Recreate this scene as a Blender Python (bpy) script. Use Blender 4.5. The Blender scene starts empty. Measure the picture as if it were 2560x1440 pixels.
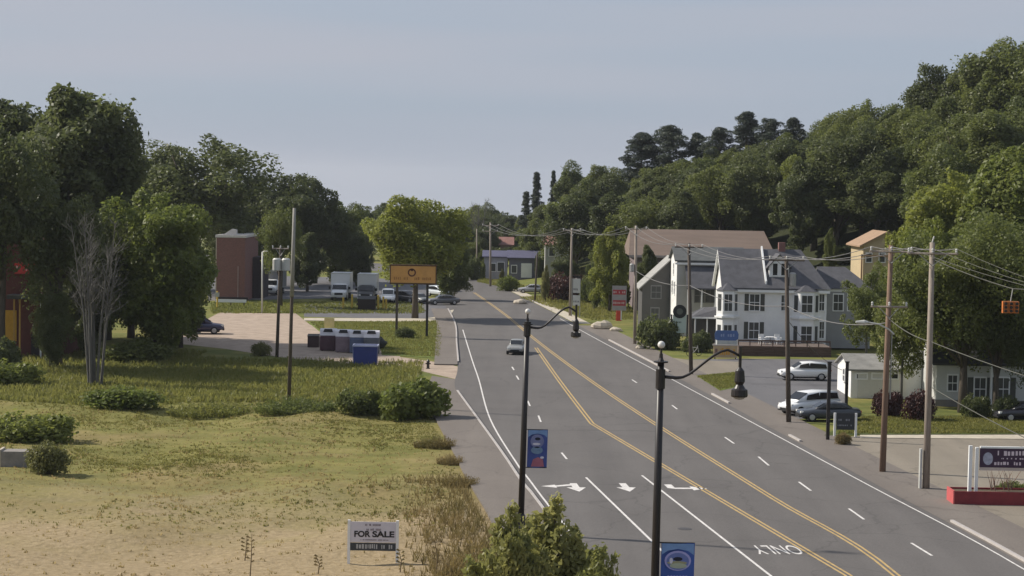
import bpy, bmesh, math, random
import numpy as np
from mathutils import Vector, Matrix, noise

# ------------------------------------------------------------------ camera, world, sun
SC = bpy.context.scene
COL = SC.collection
H = 16.75            # camera height (m)
F = 4800.0           # focal length in photo pixels (photo 2560 wide)
PITCH = math.atan(250.0 / F)
ROLL = math.radians(1.0)
RCAM = Matrix.Rotation(math.pi / 2 - PITCH, 3, 'X') @ Matrix.Rotation(ROLL, 3, 'Z')
cam_d = bpy.data.cameras.new('camera')
cam_d.sensor_width = 36.0
cam_d.lens = 36.0 * F / 2560.0
cam_d.clip_start = 0.5
cam_d.clip_end = 9000.0
cam = bpy.data.objects.new('camera', cam_d)
COL.objects.link(cam)
cam.matrix_world = Matrix.Translation((0, 0, H)) @ RCAM.to_4x4()
SC.camera = cam

SUN_AZ = Vector((-1.0, 0.28, 0)).normalized()
SUN_EL = math.radians(38)
SUN_DIR = Vector((SUN_AZ.x * math.cos(SUN_EL), SUN_AZ.y * math.cos(SUN_EL), math.sin(SUN_EL)))
W = bpy.data.worlds.new('World'); SC.world = W; W.use_nodes = True
nt = W.node_tree; nt.nodes.clear()
out = nt.nodes.new('ShaderNodeOutputWorld'); bg = nt.nodes.new('ShaderNodeBackground')
sky = nt.nodes.new('ShaderNodeTexSky'); sky.sky_type = 'NISHITA'; sky.sun_disc = False
sky.sun_elevation = SUN_EL; sky.sun_rotation = math.atan2(SUN_AZ.x, SUN_AZ.y)
sky.air_density = 1.2; sky.dust_density = 1.5; sky.ozone_density = 2.0
tc = nt.nodes.new('ShaderNodeTexCoord')
mp = nt.nodes.new('ShaderNodeMapping'); mp.inputs['Scale'].default_value = (1.0, 1.0, 16.0); mp.inputs['Location'].default_value = (0.0, 0.0, 0.9)
cn = nt.nodes.new('ShaderNodeTexNoise'); cn.inputs['Scale'].default_value = 1.5; cn.inputs['Detail'].default_value = 2.5
cn.inputs['Roughness'].default_value = 0.45
cr = nt.nodes.new('ShaderNodeMapRange'); cr.inputs['From Min'].default_value = 0.36; cr.inputs['From Max'].default_value = 0.66
cr.inputs['To Min'].default_value = 0.80; cr.inputs['To Max'].default_value = 0.97
mix = nt.nodes.new('ShaderNodeMix'); mix.data_type = 'RGBA'
veil = nt.nodes.new('ShaderNodeMix'); veil.data_type = 'RGBA'      # thin high overcast, same units as the sky
veil.inputs['A'].default_value = (2.75, 3.4, 4.5, 1); veil.inputs['B'].default_value = (3.6, 3.82, 4.45, 1)
vr = nt.nodes.new('ShaderNodeMapRange'); vr.inputs['From Min'].default_value = 0.35; vr.inputs['From Max'].default_value = 0.65
nt.links.new(cn.outputs['Fac'], vr.inputs['Value']); nt.links.new(vr.outputs[0], veil.inputs['Factor']); nt.links.new(veil.outputs['Result'], mix.inputs['B'])
nt.links.new(tc.outputs['Generated'], mp.inputs['Vector']); nt.links.new(mp.outputs[0], cn.inputs['Vector'])
nt.links.new(cn.outputs['Fac'], cr.inputs['Value']); nt.links.new(cr.outputs[0], mix.inputs['Factor'])
nt.links.new(sky.outputs[0], mix.inputs['A']); nt.links.new(mix.outputs['Result'], bg.inputs['Color'])
bg.inputs['Strength'].default_value = 0.092
nt.links.new(bg.outputs[0], out.inputs['Surface'])

sd = bpy.data.lights.new('sun', 'SUN'); sd.energy = 4.2; sd.angle = math.radians(2.0); sd.color = (1.0, 0.93, 0.82)
sun = bpy.data.objects.new('sun', sd); COL.objects.link(sun)
sun.rotation_euler = SUN_DIR.to_track_quat('Z', 'Y').to_euler()
SC.view_settings.view_transform = 'Standard'; SC.view_settings.look = 'None'
SC.view_settings.exposure = 0.42; SC.view_settings.gamma = 1.0
SC.view_settings.use_curve_mapping = False
SC.cycles.use_denoising = True
SC.cycles.max_bounces = 6

# ------------------------------------------------------------------ placement helpers
def ray(px, py):
    return RCAM @ Vector(((px - 1280.0) / F, (720.0 - py) / F, -1.0))
def gp(px, py, z=0.0):
    r = ray(px, py); t = (z - H) / r.z
    return Vector((r.x * t, r.y * t, z))
def at(px, py, Y):
    r = ray(px, py); t = Y / r.y
    return Vector((r.x * t, Y, H + r.z * t))
def sstep(a, b, x):
    t = min(1.0, max(0.0, (x - a) / (b - a))); return t * t * (3 - 2 * t)
def lerp_tab(tab, x):
    if x <= tab[0][0]: return tab[0][1]
    for (x0, y0), (x1, y1) in zip(tab, tab[1:]):
        if x <= x1: return y0 + (y1 - y0) * (x - x0) / (x1 - x0)
    return tab[-1][1]
FOOT = [(200, 62), (235, 44), (260, 30), (300, 14), (400, -6), (600, -10), (1200, 60)]
def hill(x, y):
    u = x - lerp_tab(FOOT, y)
    s = 6.0
    up = max(0.0, s * math.log1p(math.exp(max(-30, min(30, u / s)))) - 1.9)   # flat beside the road
    hh = 0.34 * up
    hh = 48 * (1 - math.exp(-hh / 48.0)) * 1.12
    drop = 85.0 * (1 - math.exp(-max(0.0, y - 470.0) * 0.035 / 85.0))   # the valley falls away past the bend
    return hh * sstep(205, 262, y) - drop
def road_left_x(y):
    return lerp_tab([(0, 12.3), (60, 5.8), (99.7, 1.54), (157, -4.56), (223, -6.2), (275, -9.7)], y)
def zg(x, y):
    z = hill(x, y)
    m = sstep(3.4, 7.0, road_left_x(y) - x) * sstep(60, 75, y) * (1 - sstep(146, 160, y))
    if m > 0:
        z += m * (0.55 * noise.noise((x * 0.11, y * 0.11, 3.1)) + 0.22 * noise.noise((x * 0.4, y * 0.4, 7.7)))
    return z

# ------------------------------------------------------------------ materials
MATS = {}
def nodes_of(name):
    m = bpy.data.materials.new(name); m.use_nodes = True
    return m, m.node_tree, m.node_tree.nodes['Principled BSDF']
def mat(name, col, rough=0.7, var=0.12, scale=3.0, bump=0.0, metal=0.0, detail=4.0, spec=0.4, bscale=None, coat=0.0, stretch=None):
    if name in MATS: return MATS[name]
    m, t, b = nodes_of(name)
    b.inputs['Roughness'].default_value = rough; b.inputs['Metallic'].default_value = metal
    b.inputs['Specular IOR Level'].default_value = spec
    if coat: b.inputs['Coat Weight'].default_value = coat
    n = t.nodes.new('ShaderNodeTexNoise'); n.inputs['Scale'].default_value = scale; n.inputs['Detail'].default_value = detail
    n.inputs['Roughness'].default_value = 0.62
    g = t.nodes.new('ShaderNodeNewGeometry')
    src = g.outputs['Position']
    if stretch:
        mpn = t.nodes.new('ShaderNodeMapping'); mpn.inputs['Scale'].default_value = stretch
        t.links.new(src, mpn.inputs['Vector']); src = mpn.outputs[0]
    t.links.new(src, n.inputs['Vector'])
    r = t.nodes.new('ShaderNodeMapRange')
    r.inputs['From Min'].default_value = 0.25; r.inputs['From Max'].default_value = 0.75
    r.inputs['To Min'].default_value = 1 - var; r.inputs['To Max'].default_value = 1 + var
    t.links.new(n.outputs['Fac'], r.inputs['Value'])
    mu = t.nodes.new('ShaderNodeMix'); mu.data_type = 'RGBA'; mu.blend_type = 'MULTIPLY'; mu.inputs['Factor'].default_value = 1
    mu.inputs['A'].default_value = (*col, 1); t.links.new(r.outputs[0], mu.inputs['B'])
    t.links.new(mu.outputs['Result'], b.inputs['Base Color'])
    if bump:
        n2 = t.nodes.new('ShaderNodeTexNoise'); n2.inputs['Scale'].default_value = bscale or scale * 4; n2.inputs['Detail'].default_value = 6
        t.links.new(src, n2.inputs['Vector'])
        bp = t.nodes.new('ShaderNodeBump'); bp.inputs['Strength'].default_value = bump; bp.inputs['Distance'].default_value = 0.05
        t.links.new(n2.outputs['Fac'], bp.inputs['Height']); t.links.new(bp.outputs[0], b.inputs['Normal'])
    MATS[name] = m; return m

def siding_mat(name, col, pitch=0.13, var=0.07, axis='Z'):
    if name in MATS: return MATS[name]
    m = mat(name, col, 0.6, var, 0.9)
    t = m.node_tree; b = t.nodes['Principled BSDF']
    w = t.nodes.new('ShaderNodeTexWave'); w.wave_type = 'BANDS'; w.bands_direction = axis; w.wave_profile = 'SAW'
    w.inputs['Scale'].default_value = 0.314 / pitch; w.inputs['Distortion'].default_value = 0.0
    g = t.nodes.new('ShaderNodeNewGeometry'); t.links.new(g.outputs['Position'], w.inputs['Vector'])
    bp = t.nodes.new('ShaderNodeBump'); bp.inputs['Strength'].default_value = 0.5; bp.inputs['Distance'].default_value = 0.02
    t.links.new(w.outputs['Fac'], bp.inputs['Height']); t.links.new(bp.outputs[0], b.inputs['Normal'])
    return m

def foliage_mat(name, c1, c2, trans=0.3):
    if name in MATS: return MATS[name]
    m, t, b = nodes_of(name)
    oi = t.nodes.new('ShaderNodeObjectInfo'); g = t.nodes.new('ShaderNodeNewGeometry')
    n = t.nodes.new('ShaderNodeTexNoise'); n.inputs['Scale'].default_value = 0.55; n.inputs['Detail'].default_value = 4
    t.links.new(g.outputs['Position'], n.inputs['Vector'])
    add = t.nodes.new('ShaderNodeMath'); add.operation = 'MULTIPLY_ADD'; add.inputs[1].default_value = 0.55; 
    t.links.new(oi.outputs['Random'], add.inputs[0])
    sub = t.nodes.new('ShaderNodeMath'); sub.operation = 'MULTIPLY_ADD'; sub.inputs[1].default_value = 1.5; sub.inputs[2].default_value = -0.52
    t.links.new(n.outputs['Fac'], sub.inputs[0]); t.links.new(sub.outputs[0], add.inputs[2])
    mi = t.nodes.new('ShaderNodeMix'); mi.data_type = 'RGBA'
    mi.inputs['A'].default_value = (*c1, 1); mi.inputs['B'].default_value = (*c2, 1)
    t.links.new(add.outputs[0], mi.inputs['Factor'])
    t.links.new(mi.outputs['Result'], b.inputs['Base Color'])
    b.inputs['Roughness'].default_value = 0.5; b.inputs['Specular IOR Level'].default_value = 0.45
    tr = t.nodes.new('ShaderNodeBsdfTranslucent'); ms = t.nodes.new('ShaderNodeMixShader'); ms.inputs[0].default_value = trans
    t.links.new(mi.outputs['Result'], tr.inputs['Color'])
    t.links.new(b.outputs[0], ms.inputs[1]); t.links.new(tr.outputs[0], ms.inputs[2])
    t.links.new(ms.outputs[0], t.nodes['Material Output'].inputs['Surface'])
    MATS[name] = m; return m

def glass_mat(name, col=(0.02, 0.022, 0.026), rough=0.12):
    if name in MATS: return MATS[name]
    m = mat(name, col, rough, 0.15, 0.6, spec=0.6); return m

def ground_mat():
    m, t, b = nodes_of('ground'); L = t.links
    g = t.nodes.new('ShaderNodeNewGeometry'); sp = t.nodes.new('ShaderNodeSeparateXYZ'); L.new(g.outputs['Position'], sp.inputs[0])
    def nz(scale, det=4, stretch=(1, 1, 1)):
        mpn = t.nodes.new('ShaderNodeMapping'); mpn.inputs['Scale'].default_value = stretch
        L.new(g.outputs['Position'], mpn.inputs['Vector'])
        n = t.nodes.new('ShaderNodeTexNoise'); n.inputs['Scale'].default_value = scale; n.inputs['Detail'].default_value = det
        n.inputs['Roughness'].default_value = 0.65
        L.new(mpn.outputs[0], n.inputs['Vector']); return n.outputs['Fac']
    def rng(v, a, b_, lo=0.0, hi=1.0):
        r = t.nodes.new('ShaderNodeMapRange'); r.interpolation_type = 'SMOOTHSTEP'
        r.inputs['From Min'].default_value = a; r.inputs['From Max'].default_value = b_
        r.inputs['To Min'].default_value = lo; r.inputs['To Max'].default_value = hi
        L.new(v, r.inputs['Value']); return r.outputs[0]
    def mx(f, a, b_):
        x = t.nodes.new('ShaderNodeMix'); x.data_type = 'RGBA'; L.new(f, x.inputs['Factor'])
        for s, k in ((a, 'A'), (b_, 'B')):
            if isinstance(s, tuple): x.inputs[k].default_value = (*s, 1)
            else: L.new(s, x.inputs[k])
        return x.outputs['Result']
    def math2(op, a, b_):
        x = t.nodes.new('ShaderNodeMath'); x.operation = op
        for s, i in ((a, 0), (b_, 1)):
            if isinstance(s, (int, float)): x.inputs[i].default_value = s
            else: L.new(s, x.inputs[i])
        return x.outputs[0]
    big = nz(0.09, 3); mid = nz(0.45, 5, (0.5, 1.0, 1)); fine = nz(3.0, 6)
    green = mx(rng(mid, 0.35, 0.65), (0.105, 0.125, 0.036), (0.165, 0.17, 0.05))
    olive = mx(rng(mid, 0.3, 0.7), (0.130, 0.132, 0.038), (0.225, 0.200, 0.068))
    sand = mx(rng(fine, 0.3, 0.7), (0.25, 0.188, 0.11), (0.365, 0.28, 0.175))
    straw = mx(rng(mid, 0.3, 0.7), (0.185, 0.148, 0.062), (0.27, 0.212, 0.098))
    # mown lot near the camera side: dry grass, then bare sandy ground closest
    yw = math2('ADD', sp.outputs['Y'], math2('MULTIPLY', math2('SUBTRACT', big, 0.5), 48.0))
    yw = math2('ADD', yw, math2('MULTIPLY', math2('SUBTRACT', mid, 0.5), 16.0))
    dry = rng(yw, 166, 128)
    sandf = math2('MULTIPLY', rng(yw, 114, 84), 0.92)
    xw = math2('ADD', sp.outputs['X'], math2('MULTIPLY', math2('SUBTRACT', mid, 0.5), 14.0))
    strawf = math2('MAXIMUM', math2('MULTIPLY', rng(xw, -8, -2), 0.75), rng(big, 0.48, 0.70))
    strawf = math2('MULTIPLY', strawf, rng(sp.outputs['X'], 10, 4))
    fieldx = rng(xw, 9, 3)
    c = mx(strawf, olive, straw)
    c = mx(sandf, c, sand)
    far_g = mx(rng(big, 0.42, 0.62), green, olive)
    c = mx(math2('MULTIPLY', dry, fieldx), far_g, c)
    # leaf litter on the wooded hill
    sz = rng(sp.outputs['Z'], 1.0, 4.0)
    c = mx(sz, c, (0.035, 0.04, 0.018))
    L.new(c, b.inputs['Base Color'])
    b.inputs['Roughness'].default_value = 0.95; b.inputs['Specular IOR Level'].default_value = 0.1
    bp = t.nodes.new('ShaderNodeBump'); bp.inputs['Strength'].default_value = 0.9; bp.inputs['Distance'].default_value = 0.12
    L.new(nz(2.2, 8), bp.inputs['Height']); L.new(bp.outputs[0], b.inputs['Normal'])
    return m

def asphalt_mat(name, c0, c1, warm=0.0):
    m, t, b = nodes_of(name); L = t.links
    g = t.nodes.new('ShaderNodeNewGeometry')
    def nz(scale, det=4, st=(1, 1, 1)):
        mpn = t.nodes.new('ShaderNodeMapping'); mpn.inputs['Scale'].default_value = st; mpn.inputs['Rotation'].default_value = (0, 0, 0.11)
        L.new(g.outputs['Position'], mpn.inputs['Vector'])
        n = t.nodes.new('ShaderNodeTexNoise'); n.inputs['Scale'].default_value = scale; n.inputs['Detail'].default_value = det
        L.new(mpn.outputs[0], n.inputs['Vector']); return n.outputs['Fac']
    a = t.nodes.new('ShaderNodeMix'); a.data_type = 'RGBA'; a.inputs['A'].default_value = (*c0, 1); a.inputs['B'].default_value = (*c1, 1)
    s = t.nodes.new('ShaderNodeMath'); s.operation = 'MULTIPLY_ADD'; s.inputs[1].default_value = 1.1
    h = t.nodes.new('ShaderNodeMath'); h.operation = 'MULTIPLY_ADD'; h.inputs[1].default_value = 0.7; h.inputs[2].default_value = -0.4
    L.new(nz(0.5, 5, (1.0, 0.06, 1)), s.inputs[0]); L.new(nz(0.18, 6), h.inputs[0]); L.new(h.outputs[0], s.inputs[2])
    L.new(s.outputs[0], a.inputs['Factor'])
    f2 = t.nodes.new('ShaderNodeMix'); f2.data_type = 'RGBA'; f2.blend_type = 'MULTIPLY'; f2.inputs['Factor'].default_value = 1
    r = t.nodes.new('ShaderNodeMapRange'); r.inputs['From Min'].default_value = 0.3; r.inputs['From Max'].default_value = 0.7
    r.inputs['To Min'].default_value = 0.9; r.inputs['To Max'].default_value = 1.1
    L.new(nz(9.0, 5), r.inputs['Value']); L.new(a.outputs['Result'], f2.inputs['A']); L.new(r.outputs[0], f2.inputs['B'])
    # sealed cracks
    v = t.nodes.new('ShaderNodeTexVoronoi'); v.feature = 'DISTANCE_TO_EDGE'; v.inputs['Scale'].default_value = 0.13
    mpn = t.nodes.new('ShaderNodeMapping'); L.new(g.outputs['Position'], mpn.inputs['Vector'])
    wn = t.nodes.new('ShaderNodeTexNoise'); wn.inputs['Scale'].default_value = 0.8; L.new(g.outputs['Position'], wn.inputs['Vector'])
    vm = t.nodes.new('ShaderNodeVectorMath'); vm.operation = 'MULTIPLY_ADD'; vm.inputs[1].default_value = (1.6, 1.6, 0)
    L.new(wn.outputs['Color'], vm.inputs[0]); L.new(mpn.outputs[0], vm.inputs[2]); L.new(vm.outputs[0], v.inputs['Vector'])
    cr_ = t.nodes.new('ShaderNodeMapRange'); cr_.inputs['From Min'].default_value = 0.0; cr_.inputs['From Max'].default_value = 0.012
    cr_.inputs['To Min'].default_value = 0.78; cr_.inputs['To Max'].default_value = 1.0
    L.new(v.outputs['Distance'], cr_.inputs['Value'])
    f3 = t.nodes.new('ShaderNodeMix'); f3.data_type = 'RGBA'; f3.blend_type = 'MULTIPLY'; f3.inputs['Factor'].default_value = 1
    L.new(f2.outputs['Result'], f3.inputs['A']); L.new(cr_.outputs[0], f3.inputs['B'])
    L.new(f3.outputs['Result'], b.inputs['Base Color'])
    b.inputs['Roughness'].default_value = 0.85; b.inputs['Specular IOR Level'].default_value = 0.3
    bp = t.nodes.new('ShaderNodeBump'); bp.inputs['Strength'].default_value = 0.3; bp.inputs['Distance'].default_value = 0.01
    L.new(nz(40, 4), bp.inputs['Height']); L.new(bp.outputs[0], b.inputs['Normal'])
    MATS[name] = m
    return m

def brick_mat():
    m, t, b = nodes_of('brick_red'); L = t.links
    g = t.nodes.new('ShaderNodeNewGeometry'); sp = t.nodes.new('ShaderNodeSeparateXYZ'); L.new(g.outputs['Position'], sp.inputs[0])
    cb = t.nodes.new('ShaderNodeCombineXYZ')
    ad = t.nodes.new('ShaderNodeMath'); ad.operation = 'ADD'; L.new(sp.outputs['X'], ad.inputs[0]); L.new(sp.outputs['Y'], ad.inputs[1])
    L.new(ad.outputs[0], cb.inputs['X']); L.new(sp.outputs['Z'], cb.inputs['Y'])
    br = t.nodes.new('ShaderNodeTexBrick'); L.new(cb.outputs[0], br.inputs['Vector'])
    br.inputs['Scale'].default_value = 1.0; br.inputs['Brick Width'].default_value = 0.21; br.inputs['Row Height'].default_value = 0.07
    br.inputs['Mortar Size'].default_value = 0.008
    br.inputs['Color1'].default_value = (0.23, 0.085, 0.07, 1); br.inputs['Color2'].default_value = (0.16, 0.06, 0.052, 1)
    br.inputs['Mortar'].default_value = (0.24, 0.18, 0.16, 1)
    L.new(br.outputs['Color'], b.inputs['Base Color']); b.inputs['Roughness'].default_value = 0.9
    MATS['brick_red'] = m; return m

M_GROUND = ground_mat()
M_ROAD = asphalt_mat('asphalt_road', (0.090, 0.083, 0.079), (0.142, 0.131, 0.124))
M_LOT = asphalt_mat('asphalt_lot', (0.10, 0.098, 0.104), (0.15, 0.145, 0.15))
M_WALK = asphalt_mat('asphalt_walk', (0.125, 0.107, 0.094), (0.195, 0.170, 0.148))
M_DRIVE = asphalt_mat('gravel_drive', (0.165, 0.142, 0.112), (0.27, 0.235, 0.188))
M_GRAVEL = mat('tan_gravel', (0.37, 0.295, 0.235), 0.95, 0.22, 0.7, 0.5, bscale=12, spec=0.1)
M_PALE = mat('pale_concrete', (0.46, 0.41, 0.33), 0.9, 0.18, 1.5, 0.3, spec=0.2)
M_CURB = mat('granite_kerb', (0.40, 0.37, 0.35), 0.85, 0.15, 2.5, 0.2)
M_WPAINT = mat('white_road_paint', (0.60, 0.575, 0.55), 0.8, 0.3, 4.0)
M_YPAINT = mat('yellow_road_paint', (0.44, 0.305, 0.125), 0.8, 0.3, 3.0)
M_WHITE = mat('white_paint', (0.76, 0.76, 0.75), 0.55, 0.06, 1.2)
M_BLACKM = mat('black_metal', (0.012, 0.009, 0.009), 0.45, 0.2, 4, spec=0.5)
M_BLACK = mat('black_rubber', (0.012, 0.012, 0.013), 0.8, 0.2, 6)
M_WOODP = mat('weathered_pole', (0.28, 0.235, 0.195), 0.9, 0.25, 2.0, 0.4, stretch=(6, 6, 0.5))
M_WOODR = mat('brown_pole', (0.19, 0.125, 0.09), 0.9, 0.25, 2.0, 0.4, stretch=(6, 6, 0.5))
M_WOODD = mat('dark_pole', (0.085, 0.068, 0.055), 0.9, 0.25, 2.0, 0.4, stretch=(6, 6, 0.5))
M_GREYM = mat('grey_metal', (0.33, 0.33, 0.32), 0.5, 0.1, 2, metal=0.3)
M_GALV = mat('galvanised', (0.52, 0.52, 0.49), 0.5, 0.1, 2, metal=0.2)
M_GLASS = glass_mat('dark_glass', (.012, .013, .015), .2)
M_GLASS2 = glass_mat('house_glass', (0.045, 0.048, 0.048), 0.3)
M_SIDING = siding_mat('white_siding', (0.76, 0.755, 0.735))
M_GSIDING = siding_mat('grey_siding', (0.085, 0.083, 0.082))
M_SLATE = mat('slate_shingle', (0.095, 0.095, 0.105), 0.9, 0.22, 1.3, 0.4, bscale=9, spec=0.2)
M_SHUT = mat('dark_shutter', (0.07, 0.07, 0.06), 0.7, 0.15, 3)
M_BARK = mat('bark', (0.085, 0.07, 0.055), 0.95, 0.3, 2.5, 0.6, stretch=(4, 4, 0.7))
M_GBARK = mat('grey_bark', (0.115, 0.108, 0.098), 0.95, 0.25, 2.5, 0.6, stretch=(4, 4, 0.7))
FOL = {
 'dark': foliage_mat('leaf_dark', (0.076, 0.094, 0.038), (0.135, 0.155, 0.050), 0.55),
 'mid': foliage_mat('leaf_mid', (0.095, 0.122, 0.036), (0.190, 0.210, 0.055), 0.55),
 'bright': foliage_mat('leaf_bright', (0.135, 0.172, 0.036), (0.225, 0.245, 0.056), 0.55),
 'vivid': foliage_mat('leaf_vivid', (0.165, 0.200, 0.036), (0.270, 0.285, 0.058), 0.58),
 'pine': foliage_mat('needle', (0.050, 0.066, 0.050), (0.075, 0.092, 0.060), 0.3),
 'olive': foliage_mat('leaf_olive', (0.125, 0.135, 0.042), (0.24, 0.23, 0.085), 0.45),
 'shrub': foliage_mat('leaf_shrub', (0.19, 0.205, 0.055), (0.38, 0.36, 0.13), 0.55),
 'red': foliage_mat('leaf_maroon', (0.055, 0.018, 0.018), (0.085, 0.035, 0.025)),
 'weed': foliage_mat('dry_weed', (0.13, 0.115, 0.035), (0.30, 0.215, 0.10), 0.5),
 'grass': foliage_mat('grass_blade', (0.145, 0.165, 0.04), (0.26, 0.245, 0.07), 0.55),
 'fieldgrass': foliage_mat('field_grass', (0.15, 0.15, 0.04), (0.25, 0.225, 0.07), 0.55),
 'straw': foliage_mat('straw_blade', (0.30, 0.235, 0.10), (0.44, 0.34, 0.17), 0.55),
}
def paint(name, col, rough=0.3): return mat('paint_' + name, col, rough, 0.04, 1.0, spec=0.5, coat=0.3)

# ------------------------------------------------------------------ object helpers
def props(o, label=None, cat=None, group=None, kind=None):
    if label: o['label'] = label
    if cat: o['category'] = cat
    if group: o['group'] = group
    if kind: o['kind'] = kind
    return o
def thing(name, label, cat, loc=(0, 0, 0), rotz=0.0, group=None):
    o = bpy.data.objects.new(name, None); COL.objects.link(o)
    o.location = loc; o.rotation_euler = (0, 0, rotz); o.empty_display_size = 0.2
    return props(o, label, cat, group)
def link_mesh(name, me, m, parent=None):
    o = bpy.data.objects.new(name, me); COL.objects.link(o)
    if m is not None and len(me.materials) == 0: me.materials.append(m)
    if parent is not None: o.parent = parent
    return o
def copy_tree(o, parent=None):
    c = o.copy(); COL.objects.link(c); c.parent = parent
    for ch in list(o.children): copy_tree(ch, c)
    return c

class MB:
    def __init__(s): s.v = []; s.f = []; s.M = None
    def _add(s, vs, fs):
        b = len(s.v)
        for p in vs:
            p = Vector(p)
            s.v.append(s.M @ p if s.M is not None else p)
        s.f += [tuple(b + i for i in f) for f in fs]
        return s
    def bx(s, x0, x1, y0, y1, z0, z1):
        return s._add([(x0, y0, z0), (x1, y0, z0), (x1, y1, z0), (x0, y1, z0), (x0, y0, z1), (x1, y0, z1), (x1, y1, z1), (x0, y1, z1)],
                      [(0, 3, 2, 1), (4, 5, 6, 7), (0, 1, 5, 4), (1, 2, 6, 5), (2, 3, 7, 6), (3, 0, 4, 7)])
    def box(s, c, d): return s.bx(c[0] - d[0] / 2, c[0] + d[0] / 2, c[1] - d[1] / 2, c[1] + d[1] / 2, c[2] - d[2] / 2, c[2] + d[2] / 2)
    def poly(s, pts): return s._add(pts, [tuple(range(len(pts)))])
    def prism(s, pts, off):
        n = len(pts); off = Vector(off); a = [Vector(p) for p in pts]
        return s._add(a + [p + off for p in a], [tuple(range(n - 1, -1, -1)), tuple(range(n, 2 * n))] + [(i, (i + 1) % n, n + (i + 1) % n, n + i) for i in range(n)])
    def tube(s, pts, rad, n=8, caps=True):
        pts = [Vector(p) for p in pts]
        if not isinstance(rad, (list, tuple)): rad = [rad] * len(pts)
        vs = []; up = None
        for i, p in enumerate(pts):
            d = (pts[min(i + 1, len(pts) - 1)] - pts[max(i - 1, 0)]).normalized()
            if up is None: up = Vector((0, 1, 0)) if abs(d.y) < 0.8 else Vector((1, 0, 0))
            a = d.cross(up).normalized(); bb = a.cross(d).normalized(); up = bb
            for k in range(n):
                t = 2 * math.pi * k / n
                vs.append(p + (a * math.cos(t) + bb * math.sin(t)) * rad[i])
        fs = [(i * n + k, i * n + (k + 1) % n, (i + 1) * n + (k + 1) % n, (i + 1) * n + k) for i in range(len(pts) - 1) for k in range(n)]
        if caps: fs += [tuple(range(n - 1, -1, -1)), tuple((len(pts) - 1) * n + k for k in range(n))]
        return s._add(vs, fs)
    def lathe(s, prof, c=(0, 0, 0), n=16):
        return s.tube([(c[0], c[1], c[2] + z) for r, z in prof], [max(r, 0.001) for r, z in prof], n)
    def ball(s, c, r, n=10, m=7, sz=1.0):
        prof = [(r * math.sin(math.pi * i / m), -r * sz * math.cos(math.pi * i / m)) for i in range(m + 1)]
        return s.lathe(prof, c, n)
    def build(s, name, m, parent=None, world=False, smooth=False, recalc=True):
        me = bpy.data.meshes.new(name)
        off = Vector(parent.location) if (world and parent is not None) else Vector((0, 0, 0))
        me.from_pydata([tuple(p - off) for p in s.v], [], s.f)
        if recalc:
            bm = bmesh.new(); bm.from_mesh(me); bmesh.ops.recalc_face_normals(bm, faces=bm.faces); bm.to_mesh(me); bm.free()
        if smooth:
            me.polygons.foreach_set('use_smooth', [True] * len(me.polygons))
        me.update()
        return link_mesh(name, me, m, parent)
def box_part(name, m, parent, x0, x1, y0, y1, z0, z1, world=True):
    return MB().bx(x0, x1, y0, y1, z0, z1).build(name, m, parent, world)

def text_mesh(txt, size, name, m, parent, mtx, extrude=0.0, width=None, bold=0.0):
    cu = bpy.data.curves.new(name, 'FONT'); cu.body = txt; cu.size = size; cu.align_x = 'CENTER'; cu.align_y = 'CENTER'; cu.extrude = extrude; cu.offset = bold
    to = bpy.data.objects.new(name + '_tmp', cu); COL.objects.link(to)
    dg = bpy.context.evaluated_depsgraph_get(); dg.update()
    me = bpy.data.meshes.new_from_object(to.evaluated_get(dg)); me.name = name
    bpy.data.objects.remove(to); bpy.data.curves.remove(cu)
    if width:
        xs = [v.co.x for v in me.vertices]; k = width / (max(xs) - min(xs))
        for v in me.vertices: v.co.x *= k
    me.transform(mtx)
    me.materials.clear()
    return link_mesh(name, me, m, parent)

def glyphs(mb, rng, x0, x1, z0, z1, y, cw=None, thick=0.01):
    """rows of uneven upright strokes for print too blurred to read"""
    h = z1 - z0; cw = cw or h * 0.75; x = x0
    while x + cw * 0.6 < x1:
        if rng.random() < 0.14: x += cw * .8; continue
        w = cw * rng.uniform(.22, .6); lo = rng.uniform(0, .14); hi = rng.uniform(.8, 1.0)
        mb.bx(x, x + w, y - thick, y, z0 + h * lo, z0 + h * hi)
        x += w + cw * rng.uniform(.16, .3)
    return mb

# ------------------------------------------------------------------ ground, road, pavements
def build_ground():
    xs = sorted(set([-4000, -2500, -1500, -900, -600, -400, -300, -220, -170, -130, -100] + [round(-80 + 1.6 * i, 2) for i in range(107)] +
                    [95, 100, 106, 112, 120, 130, 142, 156, 175, 200, 240, 300, 400, 600, 900, 1500, 2500, 4000]))
    ys = sorted(set([-600, -200, -60, 0, 30, 50, 60] + [round(66 + 1.5 * i, 2) for i in range(66)] + [round(165 + 4 * i, 2) for i in range(70)] +
                    [450, 470, 500, 540, 600, 680, 800, 1000, 1300, 1800, 2600, 4000, 6000]))
    V = [(x, y, zg(x, y)) for y in ys for x in xs]
    n = len(xs)
    Fs = [(j * n + i, j * n + i + 1, (j + 1) * n + i + 1, (j + 1) * n + i) for j in range(len(ys) - 1) for i in range(n - 1)]
    me = bpy.data.meshes.new('ground'); me.from_pydata(V, [], Fs); me.polygons.foreach_set('use_smooth', [True] * len(Fs)); me.update()
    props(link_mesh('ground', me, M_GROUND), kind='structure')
build_ground()

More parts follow.
